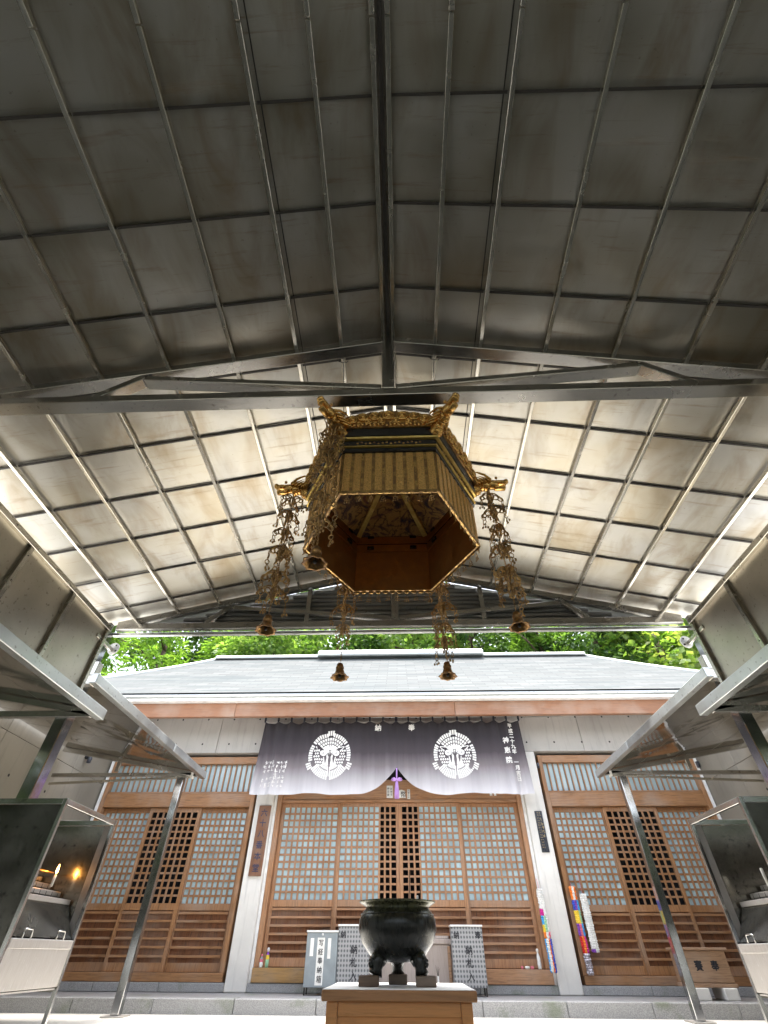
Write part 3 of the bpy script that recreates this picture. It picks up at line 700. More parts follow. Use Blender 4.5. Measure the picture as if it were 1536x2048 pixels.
# ================================================================== CANDLE CABINETS
def cabinet(sgn, label):
    X = (lambda x: x) if sgn < 0 else (lambda x: 2*XC - x - .0)
    t = thing('candle_cabinet', (X(-2.70), 3.98, 0), label, 'cabinet', 'steel candle cabinets')
    xf, xb, y0, y1, zt = -2.33, -3.06, 3.60, 4.36, 1.325
    for x, y in ((xf-.0125, y0+.0125), (xf-.0125, y1-.0125), (xb+.0125, y0+.0125), (xb+.0125, y1-.0125)):
        build('corner_post', B().box(X(x-.0125), X(x+.0125), y-.0125, y+.0125, 0.012, zt, .002), 'cabinet_steel', t)
    for y in (y0+.0125, y1-.0125): build('top_rail', B().box(X(xf-.026), X(xb+.026), y-.012, y+.012, zt-.036, zt-.001, .002), 'cabinet_steel', t)
    for x in (xf-.0125, xb+.0125): build('top_rail', B().box(X(x-.012), X(x+.012), y0+.026, y1-.026, zt-.036, zt-.001, .002), 'cabinet_steel', t)
    build('side_panel', B().box(X(xf-.027), X(xb+.027), y0+.006, y0+.010, .36, zt-.038), 'sooty_steel', t)
    build('side_panel', B().box(X(xf-.027), X(xb+.027), y1-.010, y1-.006, .36, zt-.038), 'inner_steel', t)
    build('back_panel', B().box(X(xb+.006), X(xb+.010), y0+.027, y1-.027, .36, zt-.038), 'inner_steel', t)
    for y in (y0+.016, y1-.020):
        build('edge_strip', B().box(X(xf-.028), X(xf-.075), y, y+.004, .62, zt-.04), 'brushed_plate', t)
    ap = build('apron', B().box(X(xf-.004), X(xf-.010), y0+.027, y1-.027, .385, .612, .002), 'brushed_plate', t)
    build('lip', B().box(X(xf+.002), X(xf-.003), y0+.027, y1-.027, .566, .610, .002), 'brushed_plate', ap)
    build('bottom_plate', B().box(X(xf-.012), X(xb+.012), y0+.03, y1-.03, .372, .380), 'brushed_plate', t)
    for y in (3.78, 4.16):
        build('handle', B().tube([(X(xf-.006), y-.045, .60), (X(xf-.008), y-.042, .648), (X(xf-.008), y-.034, .655), (X(xf-.008), y+.034, .655), (X(xf-.008), y+.042, .648), (X(xf-.006), y+.045, .60)], .005, 6), 'cabinet_steel', t, smooth=True)
    # hopper front and the stepped candle tiers
    hp = B().add([(X(xf-.02), y0+.03, .62), (X(xf-.02), y1-.03, .62), (X(xf-.13), y1-.03, .80), (X(xf-.13), y0+.03, .80)], [(0, 1, 2, 3)])
    hp.add([(X(xf-.024), y0+.03, .618), (X(xf-.024), y1-.03, .618), (X(xf-.134), y1-.03, .798), (X(xf-.134), y0+.03, .798)], [(3, 2, 1, 0)])
    build('hopper', hp, 'sooty_steel', t)
    for i in range(5):
        xa = xf-.12-.095*i; za = .80+.045*i
        tr = build('tier', B().box(X(xa), X(xa-.09), y0+.035, y1-.035, za, za+.028, .003), 'brushed_plate', t)
        sp = B()
        for k in range(9): sp.tube([(X(xa-.045), y0+.09+k*.073, za+.028), (X(xa-.045), y0+.09+k*.073, za+.062)], [.0028, .001], 5)
        tag(build('spikes', sp, 'wire_dark', tr), kind='stuff')
    if sgn < 0: build('drip_tray', B().box(X(-2.62), X(-2.69), 4.02, 4.26, .945+.031, .945+.038), 'gold_trim', t)
    return t
cabinet(-1, 'open steel candle cabinet on the left with one burning candle inside')
cabinet(1, 'open steel candle cabinet on the right with no flame, beside the wooden box')
def candle(loc, label, lit, h=.07):
    c = thing('candle', loc, label, 'candle'); x, y, z = loc
    build('wax_stick', B().lathe([(.0005, 0), (.009, .0005), (.009, h), (.002, h+.002)], 10, (x, y, z), capb=True), 'wax', c, smooth=True)
    build('wick', B().tube([(x, y, z+h), (x+.001, y, z+h+.012)], .0012, 5), 'void_black', c)
    if lit: build('flame_body', B().lathe([(.0006, .006), (.006, .014), (.008, .024), (.0055, .04), (.0005, .062)], 10, (x, y, z+h)), 'flame', c, smooth=True)
candle((-2.575, 4.215, .894), 'burning white candle in the left steel cabinet', True)
candle((2.50, 4.10, .894), 'thin unlit white candle in the right steel cabinet', False, .10)
tag(build('red_cloth', B().box(-3.05, -2.76, 4.62, 4.64, .345, .40, .004), 'red_cloth'), 'strip of red cloth low behind the left candle cabinet', 'cloth')

# ================================================================== INCENSE BURNER ON ITS STAND
PX, PY = -0.034, 3.915
sd = thing('burner_stand', (PX, PY, 0), 'brown framed wooden stand with a wide flat top below the incense burner', 'stand')
build('top_board', B().box(PX-.411, PX+.411, PY-.415, PY+.415, .372, .4145, .005), 'stand_top_wood', sd)
build('glare_sheet', B().box(PX-.407, PX+.407, PY-.411, PY+.411, .4147, .4172, .0008), 'glare_white', sd)  # added thin white sheet: painted glare on the wooden top
for sx in (-1, 1):
    for sy in (-1, 1): build('leg', B().box(PX+sx*.385, PX+sx*.325, PY+sy*.385, PY+sy*.325, .0, .371, .004), 'stand_wood', sd)
for sy in (-1, 1):
    build('rail', B().box(PX-.324, PX+.324, PY+sy*.378, PY+sy*.335, .315, .3705, .003), 'stand_wood', sd)
    build('rail', B().box(PX-.324, PX+.324, PY+sy*.378, PY+sy*.335, .03, .085, .003), 'stand_wood', sd)
    build('panel', B().box(PX-.324, PX+.324, PY+sy*.366, PY+sy*.352, .0855, .3145), 'stand_wood', sd)
for sx in (-1, 1): build('panel', B().box(PX+sx*.366, PX+sx*.352, PY-.324, PY+.324, .03, .3705), 'stand_wood', sd)
blk = [(PX-.175, PY-.13), (PX+.155, PY-.13), (PX-.01, PY+.16)]
for (x, y), lab in zip(blk, ('dark wooden block under the left foot of the incense burner', 'dark wooden block under the right foot of the incense burner', 'dark wooden block under the rear middle foot of the incense burner')):
    o = build('wooden_block', B().box(x-.058, x+.058, y-.055, y+.055, .4175, .463, .004), 'block_wood'); tag(o, lab, 'block')
bn = thing('incense_burner', (PX, PY, .463), 'round black bronze incense burner with a wide rim on three lion feet', 'incense burner')
prof = [(.02, .515), (.10, .517), (.17, .545), (.222, .60), (.247, .665), (.243, .71), (.222, .748), (.205, .762), (.206, .772), (.232, .786), (.247, .793), (.247, .799), (.235, .800), (.19, .785), (.186, .76), (.2, .70), (.18, .62), (.02, .56)]
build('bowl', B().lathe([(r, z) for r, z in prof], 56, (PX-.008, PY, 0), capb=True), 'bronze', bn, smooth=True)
build('shoulder_ring', B().tube([(PX-.008+.2315*math.cos(a*PI/28), PY+.2315*math.sin(a*PI/28), .735) for a in range(56)], .003, 6, closed=True), 'bronze', bn, smooth=True)
build('ash', B().lathe([(.19, .772), (.1, .779), (.001, .783)], 24, (PX-.008, PY, 0)), 'grey_box', bn, smooth=True)
for (x, y) in blk:
    d = Vector((x-PX, y-PY)); d.normalize()
    p = [(PX+d.x*r, PY+d.y*r, z) for r, z in ((.12, .55), (.155, .530), (.172, .51), (.168, .488), (.176, .464))]
    f = B().tube(p, [.040, .046, .044, .034, .042], 12); f.ball((PX+d.x*.208, PY+d.y*.208, .508), .016, 8, 5); f.ball((PX+d.x*.202-d.y*.018, PY+d.y*.202+d.x*.018, .524), .009, 6, 4); f.ball((PX+d.x*.202+d.y*.018, PY+d.y*.202-d.x*.018, .524), .009, 6, 4)
    build('lion_foot', f, 'bronze', bn, smooth=True)
for (dx, dy, h_, lab) in ((.075, .02, .19, 'tall thin incense stick standing in the burner, left of the pair'), (.145, -.03, .145, 'shorter dark incense stick standing in the burner, right of the pair')):
    o = build('incense_stick', B().tube([(PX+dx, PY+dy, .775), (PX+dx+.002, PY+dy, .775+h_)], .0028, 6), 'brown_stick'); tag(o, lab, 'incense stick', 'incense sticks in the burner')
o = build('candle_stub', B().lathe([(.0005, 0), (.007, .0005), (.007, .05), (.0005, .052)], 8, (PX+.125, PY-.01, .778)), 'wax', smooth=True); tag(o, 'short white stub standing in the incense burner', 'stub')

# ================================================================== HANGING HEXAGONAL CANOPY (TENGAI)
TX, TY, TR = -0.035, 2.18, 0.545
ten = thing('hanging_lantern_canopy', (TX, TY, 2.35), 'gilded hexagonal hanging temple canopy with dragon heads at its corners', 'temple canopy')
HV = [Vector((math.cos(k*PI/3), math.sin(k*PI/3), 0)) for k in range(6)]       # corner directions
def hexpt(k, r, z): return (TX+HV[k % 6].x*r, TY+HV[k % 6].y*r, z)
def hexring(prof, n=6):
    b = B()
    for (r, z) in prof: b.v += [hexpt(k, r, z) for k in range(6)]
    m = len(prof); b.f = [(i*6+k, i*6+(k+1) % 6, (i+1)*6+(k+1) % 6, (i+1)*6+k) for i in range(m-1) for k in range(6)]
    return b
def side_frame(k, r):
    a, c = Vector(hexpt(k, r, 0)), Vector(hexpt(k+1, r, 0)); d = (c-a).normalized(); nrm = Vector((d.y, -d.x, 0)); mid = (a+c)/2
    if nrm.dot(mid - Vector((TX, TY, 0))) < 0: nrm = -nrm
    return mid, d, nrm, (c-a).length
for k in range(6):
    mid, d, nr, L = side_frame(k, TR)
    fn = lambda u, z, w: (mid.x+d.x*u+nr.x*w, mid.y+d.y*u+nr.y*w, z)
    # outer skirt board, slightly flared
    lo, hi = 2.36, 2.70
    sk = B().add([fn(-L/2, lo, 0), fn(L/2, lo, 0), fn(L/2, hi, .004), fn(-L/2, hi, .004), fn(-L/2+.006, lo, -.012), fn(L/2-.006, lo, -.012), fn(L/2-.006, hi, -.008), fn(-L/2+.006, hi, -.008)],
                 [(0, 1, 2, 3), (1, 0, 4, 5), (3, 2, 6, 7)])
    p = build('side_panel', sk, 'gold_trim', ten)
    nb = 9
    for i in range(nb):
        u = -L/2 + L*(i+.5)/nb; w = L/nb
        bb = B().add([fn(u-w*.36, lo+.012, .0015), fn(u+w*.36, lo+.012, .0015), fn(u+w*.36, hi-.002, .0055), fn(u-w*.36, hi-.002, .0055), fn(u-w*.30, lo+.018, .006), fn(u+w*.30, lo+.018, .006), fn(u+w*.30, hi-.006, .010), fn(u-w*.30, hi-.006, .010)],
                     [(4, 5, 6, 7), (0, 1, 5, 4), (1, 2, 6, 5), (2, 3, 7, 6), (3, 0, 4, 7)])
        build('brocade_slat', bb, 'brocade', p)
    # scalloped gilt hem
    hm = B(); ns = 11
    for i in range(ns):
        u0 = -L/2+L*i/ns; w = L/ns
        hm.prism([(u0, lo+.012), (u0+w*.02, lo), (u0+w*.25, lo-.010), (u0+w*.5, lo-.014), (u0+w*.75, lo-.010), (u0+w*.98, lo), (u0+w, lo+.012)], lambda a_, z_, w_: fn(a_, z_, .004+w_), .005)
    build('hem', hm, 'gold_trim', p)
    # inner lining, plain gilt
    li = B().add([fn(-L/2+.008, lo-.002, -.014), fn(L/2-.008, lo-.002, -.014), fn(L/2-.008, 2.70, -.014), fn(-L/2+.008, 2.70, -.014)], [(3, 2, 1, 0)])
    build('lining', li, 'gold_inner', p)
    lr = B().add([fn(-L/2+.01, 2.703, -.018), fn(L/2-.01, 2.703, -.018), fn(L/2-.01, 2.768, -.018), fn(-L/2+.01, 2.768, -.018)], [(3, 2, 1, 0)])
    lr.add([fn(-L/2+.01, 2.771, -.024), fn(L/2-.01, 2.771, -.024), fn(L/2-.01, 2.84, -.024), fn(-L/2+.01, 2.84, -.024)], [(3, 2, 1, 0)])
    lr.add([fn(-L/2+.01, 2.703, -.018), fn(L/2-.01, 2.703, -.018), fn(L/2-.01, 2.703, -.010), fn(-L/2+.01, 2.703, -.010)], [(0, 1, 2, 3)])
    build('lining_ring', lr, 'gold_inner', p)
    for z in (2.736, 2.838):
        for u in (-.16, .16):
            build('hinge', B().add([fn(u-.026, z-.015, -.019), fn(u+.026, z-.015, -.019), fn(u+.026, z+.015, -.019), fn(u-.026, z+.015, -.019), fn(u-.022, z-.011, -.031), fn(u+.022, z-.011, -.031), fn(u+.022, z+.011, -.031), fn(u-.022, z+.011, -.031)],
                  [(7, 6, 5, 4), (0, 4, 5, 1), (1, 5, 6, 2), (2, 6, 7, 3), (3, 7, 4, 0)]), 'black_lacquer', p)
    # painted sloping ceiling board and the gilt rib between boards
    r1, z1, r2, z2 = TR-.03, 2.842, .085, 3.07
    pb = B().add([hexpt(k, r1, z1), hexpt(k+1, r1, z1), hexpt(k+1, r2, z2), hexpt(k, r2, z2)], [(3, 2, 1, 0)])
    build('painted_board', pb, 'painted_panel', ten)
    build('ceiling_rib', B().beam(Vector(hexpt(k, r1-.006, z1-.004)), Vector(hexpt(k, r2, z2-.010)), .036, .020, c=.003), 'gold_rib', ten)
    # pendants along the hem
    for i in range(8):
        u = -L/2 + L*(i+.7)/8.4; z = lo-.012
        if 'pendant' not in SHARE:
            pn = B().tube([(0, 0, 0), (0, 0, -.028)], .0016, 5)
            pn.tube([(.011*math.cos(a*PI/6), 0, -.038+.010*math.sin(a*PI/6)) for a in range(12)], .0018, 5, closed=True)
            for sx in (-1, 0, 1): pn.tube([(sx*.011, 0, -.042), (sx*.013, 0, -.058)], .0013, 4); pn.ball((sx*.013, 0, -.063), .0045, 6, 4)
            SHARE['pendant'] = mesh_of('pendant', pn.v, pn.f, 'brass_chain', True)
        inst('pendant', SHARE['pendant'], fn(u, z, .006), ten, rot=(0, 0, math.atan2(d.y, d.x)+random.uniform(-.4, .4)), scale=(1, 1, random.uniform(.85, 1.15)))
build('ceiling_boss', B().lathe([(.001, 3.055), (.05, 3.058), (.086, 3.068)], 6, (TX, TY, 0)), 'gold_rib', ten)
# lacquered cornice: stacked mouldings
build('cornice', hexring([(TR+.002, 2.70), (TR+.018, 2.702), (TR+.020, 2.735), (TR+.006, 2.737)]), 'black_lacquer', ten)
build('cornice', hexring([(TR+.006, 2.738), (TR+.030, 2.740), (TR+.030, 2.750), (TR+.008, 2.752)]), 'gold_rib', ten)
build('cornice', hexring([(TR+.008, 2.753), (TR+.022, 2.754), (TR+.026, 2.80), (TR+.010, 2.802)]), 'black_lacquer', ten)
build('cornice', hexring([(TR+.010, 2.803), (TR+.042, 2.805), (TR+.046, 2.818), (TR+.02, 2.82)]), 'gold_rib', ten)
build('cornice', hexring([(TR+.012, 2.821), (TR+.050, 2.823), (TR+.058, 2.865), (TR+.060, 2.885), (.20, 3.12), (.02, 3.16)]), 'black_lacquer', ten)
def spiral(b, c, r, fn, thick, turns=1.3, n=11, w=.012):
    pts = []
    for i in range(n+1):
        a = turns*2*PI*i/n; rr = r*(1-.72*i/n); pts.append(fn(c[0]+rr*math.cos(a), c[1]+rr*math.sin(a), w))
    b.tube(pts, thick, 5)
for k in range(6):
    mid, d, nr, L = side_frame(k, TR+.05)
    fn = lambda u, z, w: (mid.x+d.x*u+nr.x*w, mid.y+d.y*u+nr.y*w, z)
    fz = build('frieze', B().add([fn(-.20, 2.762, -.030), fn(.20, 2.762, -.030), fn(.20, 2.796, -.024), fn(-.20, 2.796, -.024)], [(0, 1, 2, 3)]), 'gold_carving', ten)
    fr = B()
    for i in range(16): fr.ball(fn(-.19+.38*i/15, 2.779+.006*math.sin(i*2.1), -.026), .011, 6, 4, (1, .7, .8))
    build('frieze_relief', fr, 'gold_carving', fz, smooth=True)
    # arched cloud crest
    w2 = L/2-.015; poly = [(-w2, 2.886)]+[(w2, 2.886)]; top = []
    for i in range(25):
        u = w2 - 2*w2*i/24; base = 2.968 + .062*max(0, math.cos(u/w2*PI/2))**.6
        top.append((u, base + .010*abs(math.sin(i*PI/3))))
    cb = B().prism(poly+top, lambda u, z, w: fn(u, z, w + (z-2.886)*.10), .016)
    cr = build('crest_board', cb, 'gold_carving', ten)
    rl = B(); g = lambda u, z, w: fn(u, z, w + (z-2.886)*.10)
    rr_ = random.Random(40+k)
    for (u, z, r) in ((0, 2.992, .034), (-.085, 2.985, .032), (.085, 2.985, .032), (-.16, 2.978, .030), (.16, 2.978, .030), (-.225, 2.955, .027), (.225, 2.955, .027), (-.27, 2.93, .02), (.27, 2.93, .02), (-.043, 2.945, .022), (.045, 2.945, .022), (-.125, 2.935, .02), (.125, 2.935, .02)):
        rl.tube([g(u+r*math.cos(a*PI/7), z+r*math.sin(a*PI/7), .020) for a in range(14)], r*.24, 6, closed=True)
        rl.tube([g(u+r*.6*math.cos(a*PI/5), z+r*.6*math.sin(a*PI/5), .022) for a in range(10)], r*.14, 5, closed=True)
        q = g(u, z, .020); rl.ball(q, r*.46, 10, 6)
    for i in range(22):
        u = -w2+.02+(2*w2-.04)*i/21; rl.ball(g(u, 2.905+.007*math.sin(i*1.7), .018), .011, 6, 4)
        if i % 2: spiral(rl, (u, 2.918), .012, g, .003, w=.021)
    build('cloud_relief', rl, 'gold_boss', cr, smooth=True)
# corner dragons
def dragon():
    b = B(); path = [(.54, 2.875), (.585, 2.90), (.615, 2.935), (.605, 2.975), (.625, 2.995), (.665, 2.98), (.695, 2.955)]
    # resample neck
    pts = []
    for i in range(len(path)-1):
        for q in range(4): t = q/4; pts.append((path[i][0]+(path[i+1][0]-path[i][0])*t, path[i][1]+(path[i+1][1]-path[i][1])*t))
    pts.append(path[-1])
    # low, s-shaped neck lying outwards
    neck = [(r, 0, 2.85 + (z-2.875)*.62) for r, z in pts]
    b.tube(neck, [.034+.008*math.sin(i*.5)+(.004 if i % 2 else -.002) for i in range(len(neck))], 10)
    for i in range(2, len(neck)-2, 2):                      # belly plates
        r, _, z = neck[i]; b.box(r-.010, r+.010, -.026, .026, z-.046, z-.028, .003)
    # head: skull, upper and lower jaw, horns, whiskers
    b.ball((.715, 0, 2.915), .040, 10, 6, (1.15, .95, .85))
    b.box(.730, .815, -.026, .026, 2.918, 2.945, .008); b.ball((.812, 0, 2.945), .020, 8, 5, (1, 1.3, .9))
    b.box(.722, .800, -.022, .022, 2.868, 2.888, .007)
    for s in (-1, 1):
        for q in range(4): b.tube([(.745+.018*q, s*.022, 2.92), (.745+.018*q, s*.022, 2.905)], [.004, .001], 5)
        b.ball((.742, s*.030, 2.955), .011, 7, 5)
        b.tube([(.705, s*.022, 2.945), (.665, s*.034, 2.985), (.615, s*.045, 3.0), (.57, s*.05, 2.992)], [.010, .009, .006, .002], 6)
        for q in range(4): b.tube([(.70-.02*q, s*.03, 2.925-.01*q), (.65-.02*q, s*(.055+.006*q), 2.93-.016*q), (.61-.02*q, s*(.062+.006*q), 2.945-.014*q)], [.009, .006, .001], 5)
    return b
db = dragon()
SHARE['dragon'] = mesh_of('dragon_head', [(p[0]-.6, p[1], p[2]-2.9) for p in db.v], db.f, 'gold_boss', True)
for k in range(6):
    p = hexpt(k, .6, 2.9); inst('dragon_head', SHARE['dragon'], p, ten, rot=(0, 0, k*PI/3))
# suspension wires with hooks on the purlins
for s in (-1, 1):
    xh = XC+s*.36; zh = cz(xh)-.045
    build('suspension_wire', B().tube([(xh, 1.735, zh), (xh-s*.01, 1.74, zh-.07), (TX+s*.30, 1.80, 3.02)], .0028, 6), 'wire_dark', ten)
    build('hook', B().tube([(xh-.04, 1.72, zh+.02), (xh-.03, 1.725, zh-.012), (xh, 1.73, zh-.02), (xh+.03, 1.735, zh-.012), (xh+.04, 1.74, zh+.02)], .004, 6), 'wire_dark', ten)
for s in (-1, 1): build('suspension_wire', B().tube([(TX+s*.30, 2.56, 3.02), (XC+s*.36, 2.62, cz(XC+.36)-.045)], .0028, 6), 'wire_dark', ten)

# ------------------------------------------------ tassels of chained gilt ornaments, each ending in a bell
def ornament(seed, wide):
    r = random.Random(seed); b = B()
    # openwork canopy plate: curled loops round the chain
    n = 4
    for i in range(n):
        a = 2*PI*i/n + r.uniform(-.3, .3); R = wide*r.uniform(.75, 1.2); ca, sa = math.cos(a), math.sin(a)
        top = [(ca*R*t, sa*R*t, .018-.040*t*t+.012*math.sin(t*PI)) for t in (0, .25, .5, .75, 1.0)]
        b.tube(top, .0042, 5)
        for t, q in ((.45, .016), (.85, .013)):
            cx, cy, cz_ = ca*R*t, sa*R*t, .006-.03*t
            b.tube([(cx+q*math.cos(w*PI/5)*ca, cy+q*math.cos(w*PI/5)*sa, cz_+q*math.sin(w*PI/5)) for w in range(10)], .0036, 5, closed=True)
        # hanging strand with two rings, then a little fan of three drops
        x0, y0, z0 = top[-1]; x0 += r.uniform(-.006, .006); z = z0
        for m in range(r.randint(2, 3)):
            q = r.uniform(.009, .013); ang = r.uniform(0, PI)
            b.tube([(x0+q*math.cos(w*PI/4)*math.cos(ang), y0+q*math.cos(w*PI/4)*math.sin(ang), z-.014+q*1.15*math.sin(w*PI/4)) for w in range(8)], .0024, 4, closed=True)
            z -= .026
        for sx in (-1, 0, 1):
            ang = r.uniform(0, PI); ex, ey = x0+sx*.014*math.cos(ang), y0+sx*.014*math.sin(ang)
            b.tube([(x0, y0, z+.004), (ex, ey, z-.014)], .0017, 4); b.ball((ex, ey, z-.019), .0058, 6, 4, (1, 1, 1.25))
    for q in range(5):
        a = 2*PI*q/5; b.tube([(.012*math.cos(a), .012*math.sin(a), .02), (.02*math.cos(a), .02*math.sin(a), -.01), (.006*math.cos(a), .006*math.sin(a), -.05)], [.004, .005, .002], 5)
    return b
ORN = []
for sd_, wd in ((1, .062), (2, .052), (3, .058), (4, .05), (5, .066)):
    ob = ornament(sd_, wd); ORN.append(mesh_of('ornament', ob.v, ob.f, 'brass_chain', True))
chb = B()
nl = 24
for i in range(nl):
    z = -.0105*i; a = (i % 2)*PI/2
    chb.tube([(.0045*math.cos(w*PI/4)*math.cos(a), .0045*math.cos(w*PI/4)*math.sin(a), z+.0075*math.sin(w*PI/4)) for w in range(8)], .0015, 4, closed=True)
CH = mesh_of('chain', chb.v, chb.f, 'brass_chain', True)
bl = B().lathe([(.001, .094), (.014, .092), (.020, .086), (.022, .072), (.026, .066), (.026, .058), (.024, .055), (.027, .040), (.032, .024), (.043, .009), (.054, .002), (.056, -.002), (.045, 0), (.028, .018), (.02, .05), (.002, .06)], 32, mod=lambda i, a: 1+(.09*math.cos(8*a) if 9 <= i <= 12 else 0))
BELL = mesh_of('bell', bl.v, bl.f, 'bell_brass', True)
cl = B().tube([(0, 0, .055), (0, 0, .012)], .0022, 5); cl.ball((0, 0, .008), .010, 8, 6)
CLAP = mesh_of('clapper', cl.v, cl.f, 'wire_dark', True)
def tassel(k, label, tiers, rr=.68, ztop=2.855, zbell=1.80, skew=0.0):
    p = hexpt(k, rr, 0); r = random.Random(100+k)
    t = thing('bell_tassel', (p[0], p[1], zbell), label, 'bell tassel', 'bell tassels of the hanging canopy')
    def at_(z): f = (ztop-z)/(ztop-zbell); return (p[0]+skew*math.sin(f*2.2), p[1], z)
    build('hook', B().tube([at_(ztop+.03), at_(ztop+.01), at_(ztop-.004)], .0022, 5), 'wire_dark', t)
    n = 4
    for i in range(n):
        zt = ztop - (ztop-zbell-.10)*i/n
        inst('chain', CH, at_(zt), t, scale=(1, 1, ((ztop-zbell-.10)/n)/(.0105*nl)))
    for i, (z, m, sc) in enumerate(tiers):
        inst('ornament', ORN[m], at_(z), t, rot=(r.uniform(-.03, .03), r.uniform(-.03, .03), r.uniform(0, 6)), scale=(sc*1.2, sc*1.2, sc*1.3))
    be = inst('bell', BELL, at_(zbell), t, rot=(r.uniform(-.05, .05), r.uniform(-.05, .05), 0))
    o = link('clapper', CLAP, WL[be], be)
full = [(2.80, 0, 1.0), (2.66, 1, 1.05), (2.50, 2, 1.0), (2.34, 3, 1.1), (2.16, 4, 1.15), (2.05, 0, .9)]
tassel(3, 'long gilt bell tassel hanging from the left side dragon', full)
tassel(0, 'long gilt bell tassel hanging from the right side dragon', full)
tassel(4, 'crowded gilt bell tassel at the front left corner, nearest to the camera', [(2.82, 4, 1.05), (2.70, 2, 1.0), (2.56, 1, 1.1), (2.40, 4, 1.0), (2.22, 3, 1.05), (2.06, 4, .95)], rr=.665)
tassel(2, 'gilt bell tassel at the rear left corner, its lower chain bare', [(2.80, 1, 1.0), (2.62, 3, 1.0), (2.46, 2, 1.0), (2.30, 4, 1.0), (2.14, 0, .75)])
tassel(1, 'gilt bell tassel at the rear right corner, its lower chain full of ornaments', [(2.80, 1, 1.0), (2.62, 3, 1.1), (2.46, 2, 1.0), (2.30, 4, 1.1), (2.14, 0, .9), (2.04, 2, .95)])

# ================================================================== DOOR CURTAIN
def cloth_y(x, z):
    f = max(0, min(1, (3.82-z)/1.3)); e = max(0, 1-min(abs(x+2.45), abs(x-2.1))/.5)
    s_x = 2.525 if x < -.075 else 2.33; u = min(1, abs(x+.075)/s_x); v = max(0, min(1, (3.8-z)/1.265))
    g = .026*abs(math.sin(u*10*PI))*(1-v)**1.5*math.sin(u*20*PI) - .03*math.exp(-(u/.05)**2)*v*(1-v*.2)*math.sin(v*9)
    return g + 9.06 + .022*math.sin(x*9.3+.6)*(.3+f) + .007*math.sin(x*47+2*z)*e + .008*math.sin(x*21+1.3*z) + e*.025*math.sin(x*31) - .05*f + .012*math.sin(z*4)*f
for s, name_lab in ((-1, 'left half of the dark to white dyed curtain, with a small block of names'), (1, 'right half of the dark to white dyed curtain, with a dated inscription')):
    xin, xout = -0.075, (-2.60 if s < 0 else 2.255)
    nu, nv = 120, 44; b = B(); loops = 10
    def edge(u):                                            # u: 0 at the centre, 1 at the outer edge
        x = xin+(xout-xin)*u; d = abs(x-xin)
        sc = abs(math.sin(u*loops*PI)); zt = 3.768 - .045*sc - .02*sc*max(0, 1-u*5)
        zb = 2.535 + (.42*(1-d/.80)**2.8 if d < .80 else 0) + .012*math.sin(u*13)
        return x, zt, zb
    for i in range(nu+1):
        x, zt, zb = edge(i/nu)
        for j in range(nv+1):
            v = j/nv; z = zt+(zb-zt)*v; xx = x + (.03 if s > 0 else -.05)*v*(i/nu)**2 + (0 if i else 0)
            b.v.append((xx, cloth_y(xx, z), z))
    w = nv+1; q = [(i*w+j, i*w+j+1, (i+1)*w+j+1, (i+1)*w+j) for i in range(nu) for j in range(nv)]
    b.f = q if s > 0 else [f[::-1] for f in q]
    cur = build('curtain', b, 'noren_cloth', smooth=True); tag(cur, name_lab, 'curtain', 'halves of the door curtain')
    for i in range(loops+1):
        u = i/loops; x, zt, zb = edge(min(1, max(.004, u)))
        build('loop', B().box(x-.016, x+.016, 9.038, 9.09, 3.752, 3.850, .004), 'plaque_slate', cur)
    # twisted cord swags
    cs = B()
    for i in range(loops):
        if i % 4 == 3: continue
        x0 = xin+(xout-xin)*i/loops; x1 = xin+(xout-xin)*(i+1)/loops
        for m in range(1, 12): t = m/12; cs.ball((x0+(x1-x0)*t, 9.05, 3.775-.036*math.sin(PI*t)), .0065, 6, 4)
    build('cord', cs, 'white_print', cur, smooth=True)
    # crest of three birds: separate white pieces with the cloth showing between them
    ccx = -1.30 if s < 0 else 0.985; ccz = 3.155; RX_, RZ_ = .385, .395
    fnc = lambda px_, pz_: (ccx+px_*RX_, cloth_y(ccx+px_*RX_, ccz+pz_*RZ_)-.006, ccz+pz_*RZ_)
    eb = B()
    def piece(pts): eb.add([fnc(u, v) for u, v in pts], [tuple(range(len(pts)))])
    def polar(a0, a1, r0, r1, n=3, round_=True):
        g0 = .012/max(r0, .2); A = [math.radians(a) for a in (a0, a1)]
        pts = [((r1-.0)*math.cos(A[0]+(A[1]-A[0])*(.12+.76*i/n)), r1*math.sin(A[0]+(A[1]-A[0])*(.12+.76*i/n))) for i in range(n+1)]
        pts += [((r0+.02)*math.cos(A[1]-(A[1]-A[0])*(.16+.68*i/n)), (r0+.02)*math.sin(A[1]-(A[1]-A[0])*(.16+.68*i/n))) for i in range(n+1)]
        piece(pts[::-1])
    def disc(cx, cy, rx, ry, n=14, rot=0):
        piece([(cx+rx*math.cos(-2*PI*i/n)*math.cos(rot)-ry*math.sin(-2*PI*i/n)*math.sin(rot), cy+rx*math.cos(-2*PI*i/n)*math.sin(rot)+ry*math.sin(-2*PI*i/n)*math.cos(rot)) for i in range(n)])
    # rim feathers
    for i in range(16):
        a = 33+114*i/16
        if 84 < a+3.5 < 97: continue
        polar(a, a+114/16, .80, 1.0)
    for i in range(-1, 2): polar(90+i*6.5-3.2, 90+i*6.5+3.2, .86, 1.10)
    for a0, a1, n in ((151, 196, 7), (214, 267, 9), (-16, 29, 7), (273, 326, 9)):
        for i in range(n):
            lo_ = .62 if a0 in (214, 273) else .80
            polar(a0+(a1-a0)*i/n, a0+(a1-a0)*(i+1)/n, lo_, 1.0)
    for c in (206, -26):
        for i in range(-1, 2): polar(c+i*5.5-2.6, c+i*5.5+2.6, .90, 1.15)
    for a0, a1 in ((228, 264), (276, 312)):
        for i in range(6): polar(a0+(a1-a0)*i/6, a0+(a1-a0)*(i+1)/6, .34, .60)
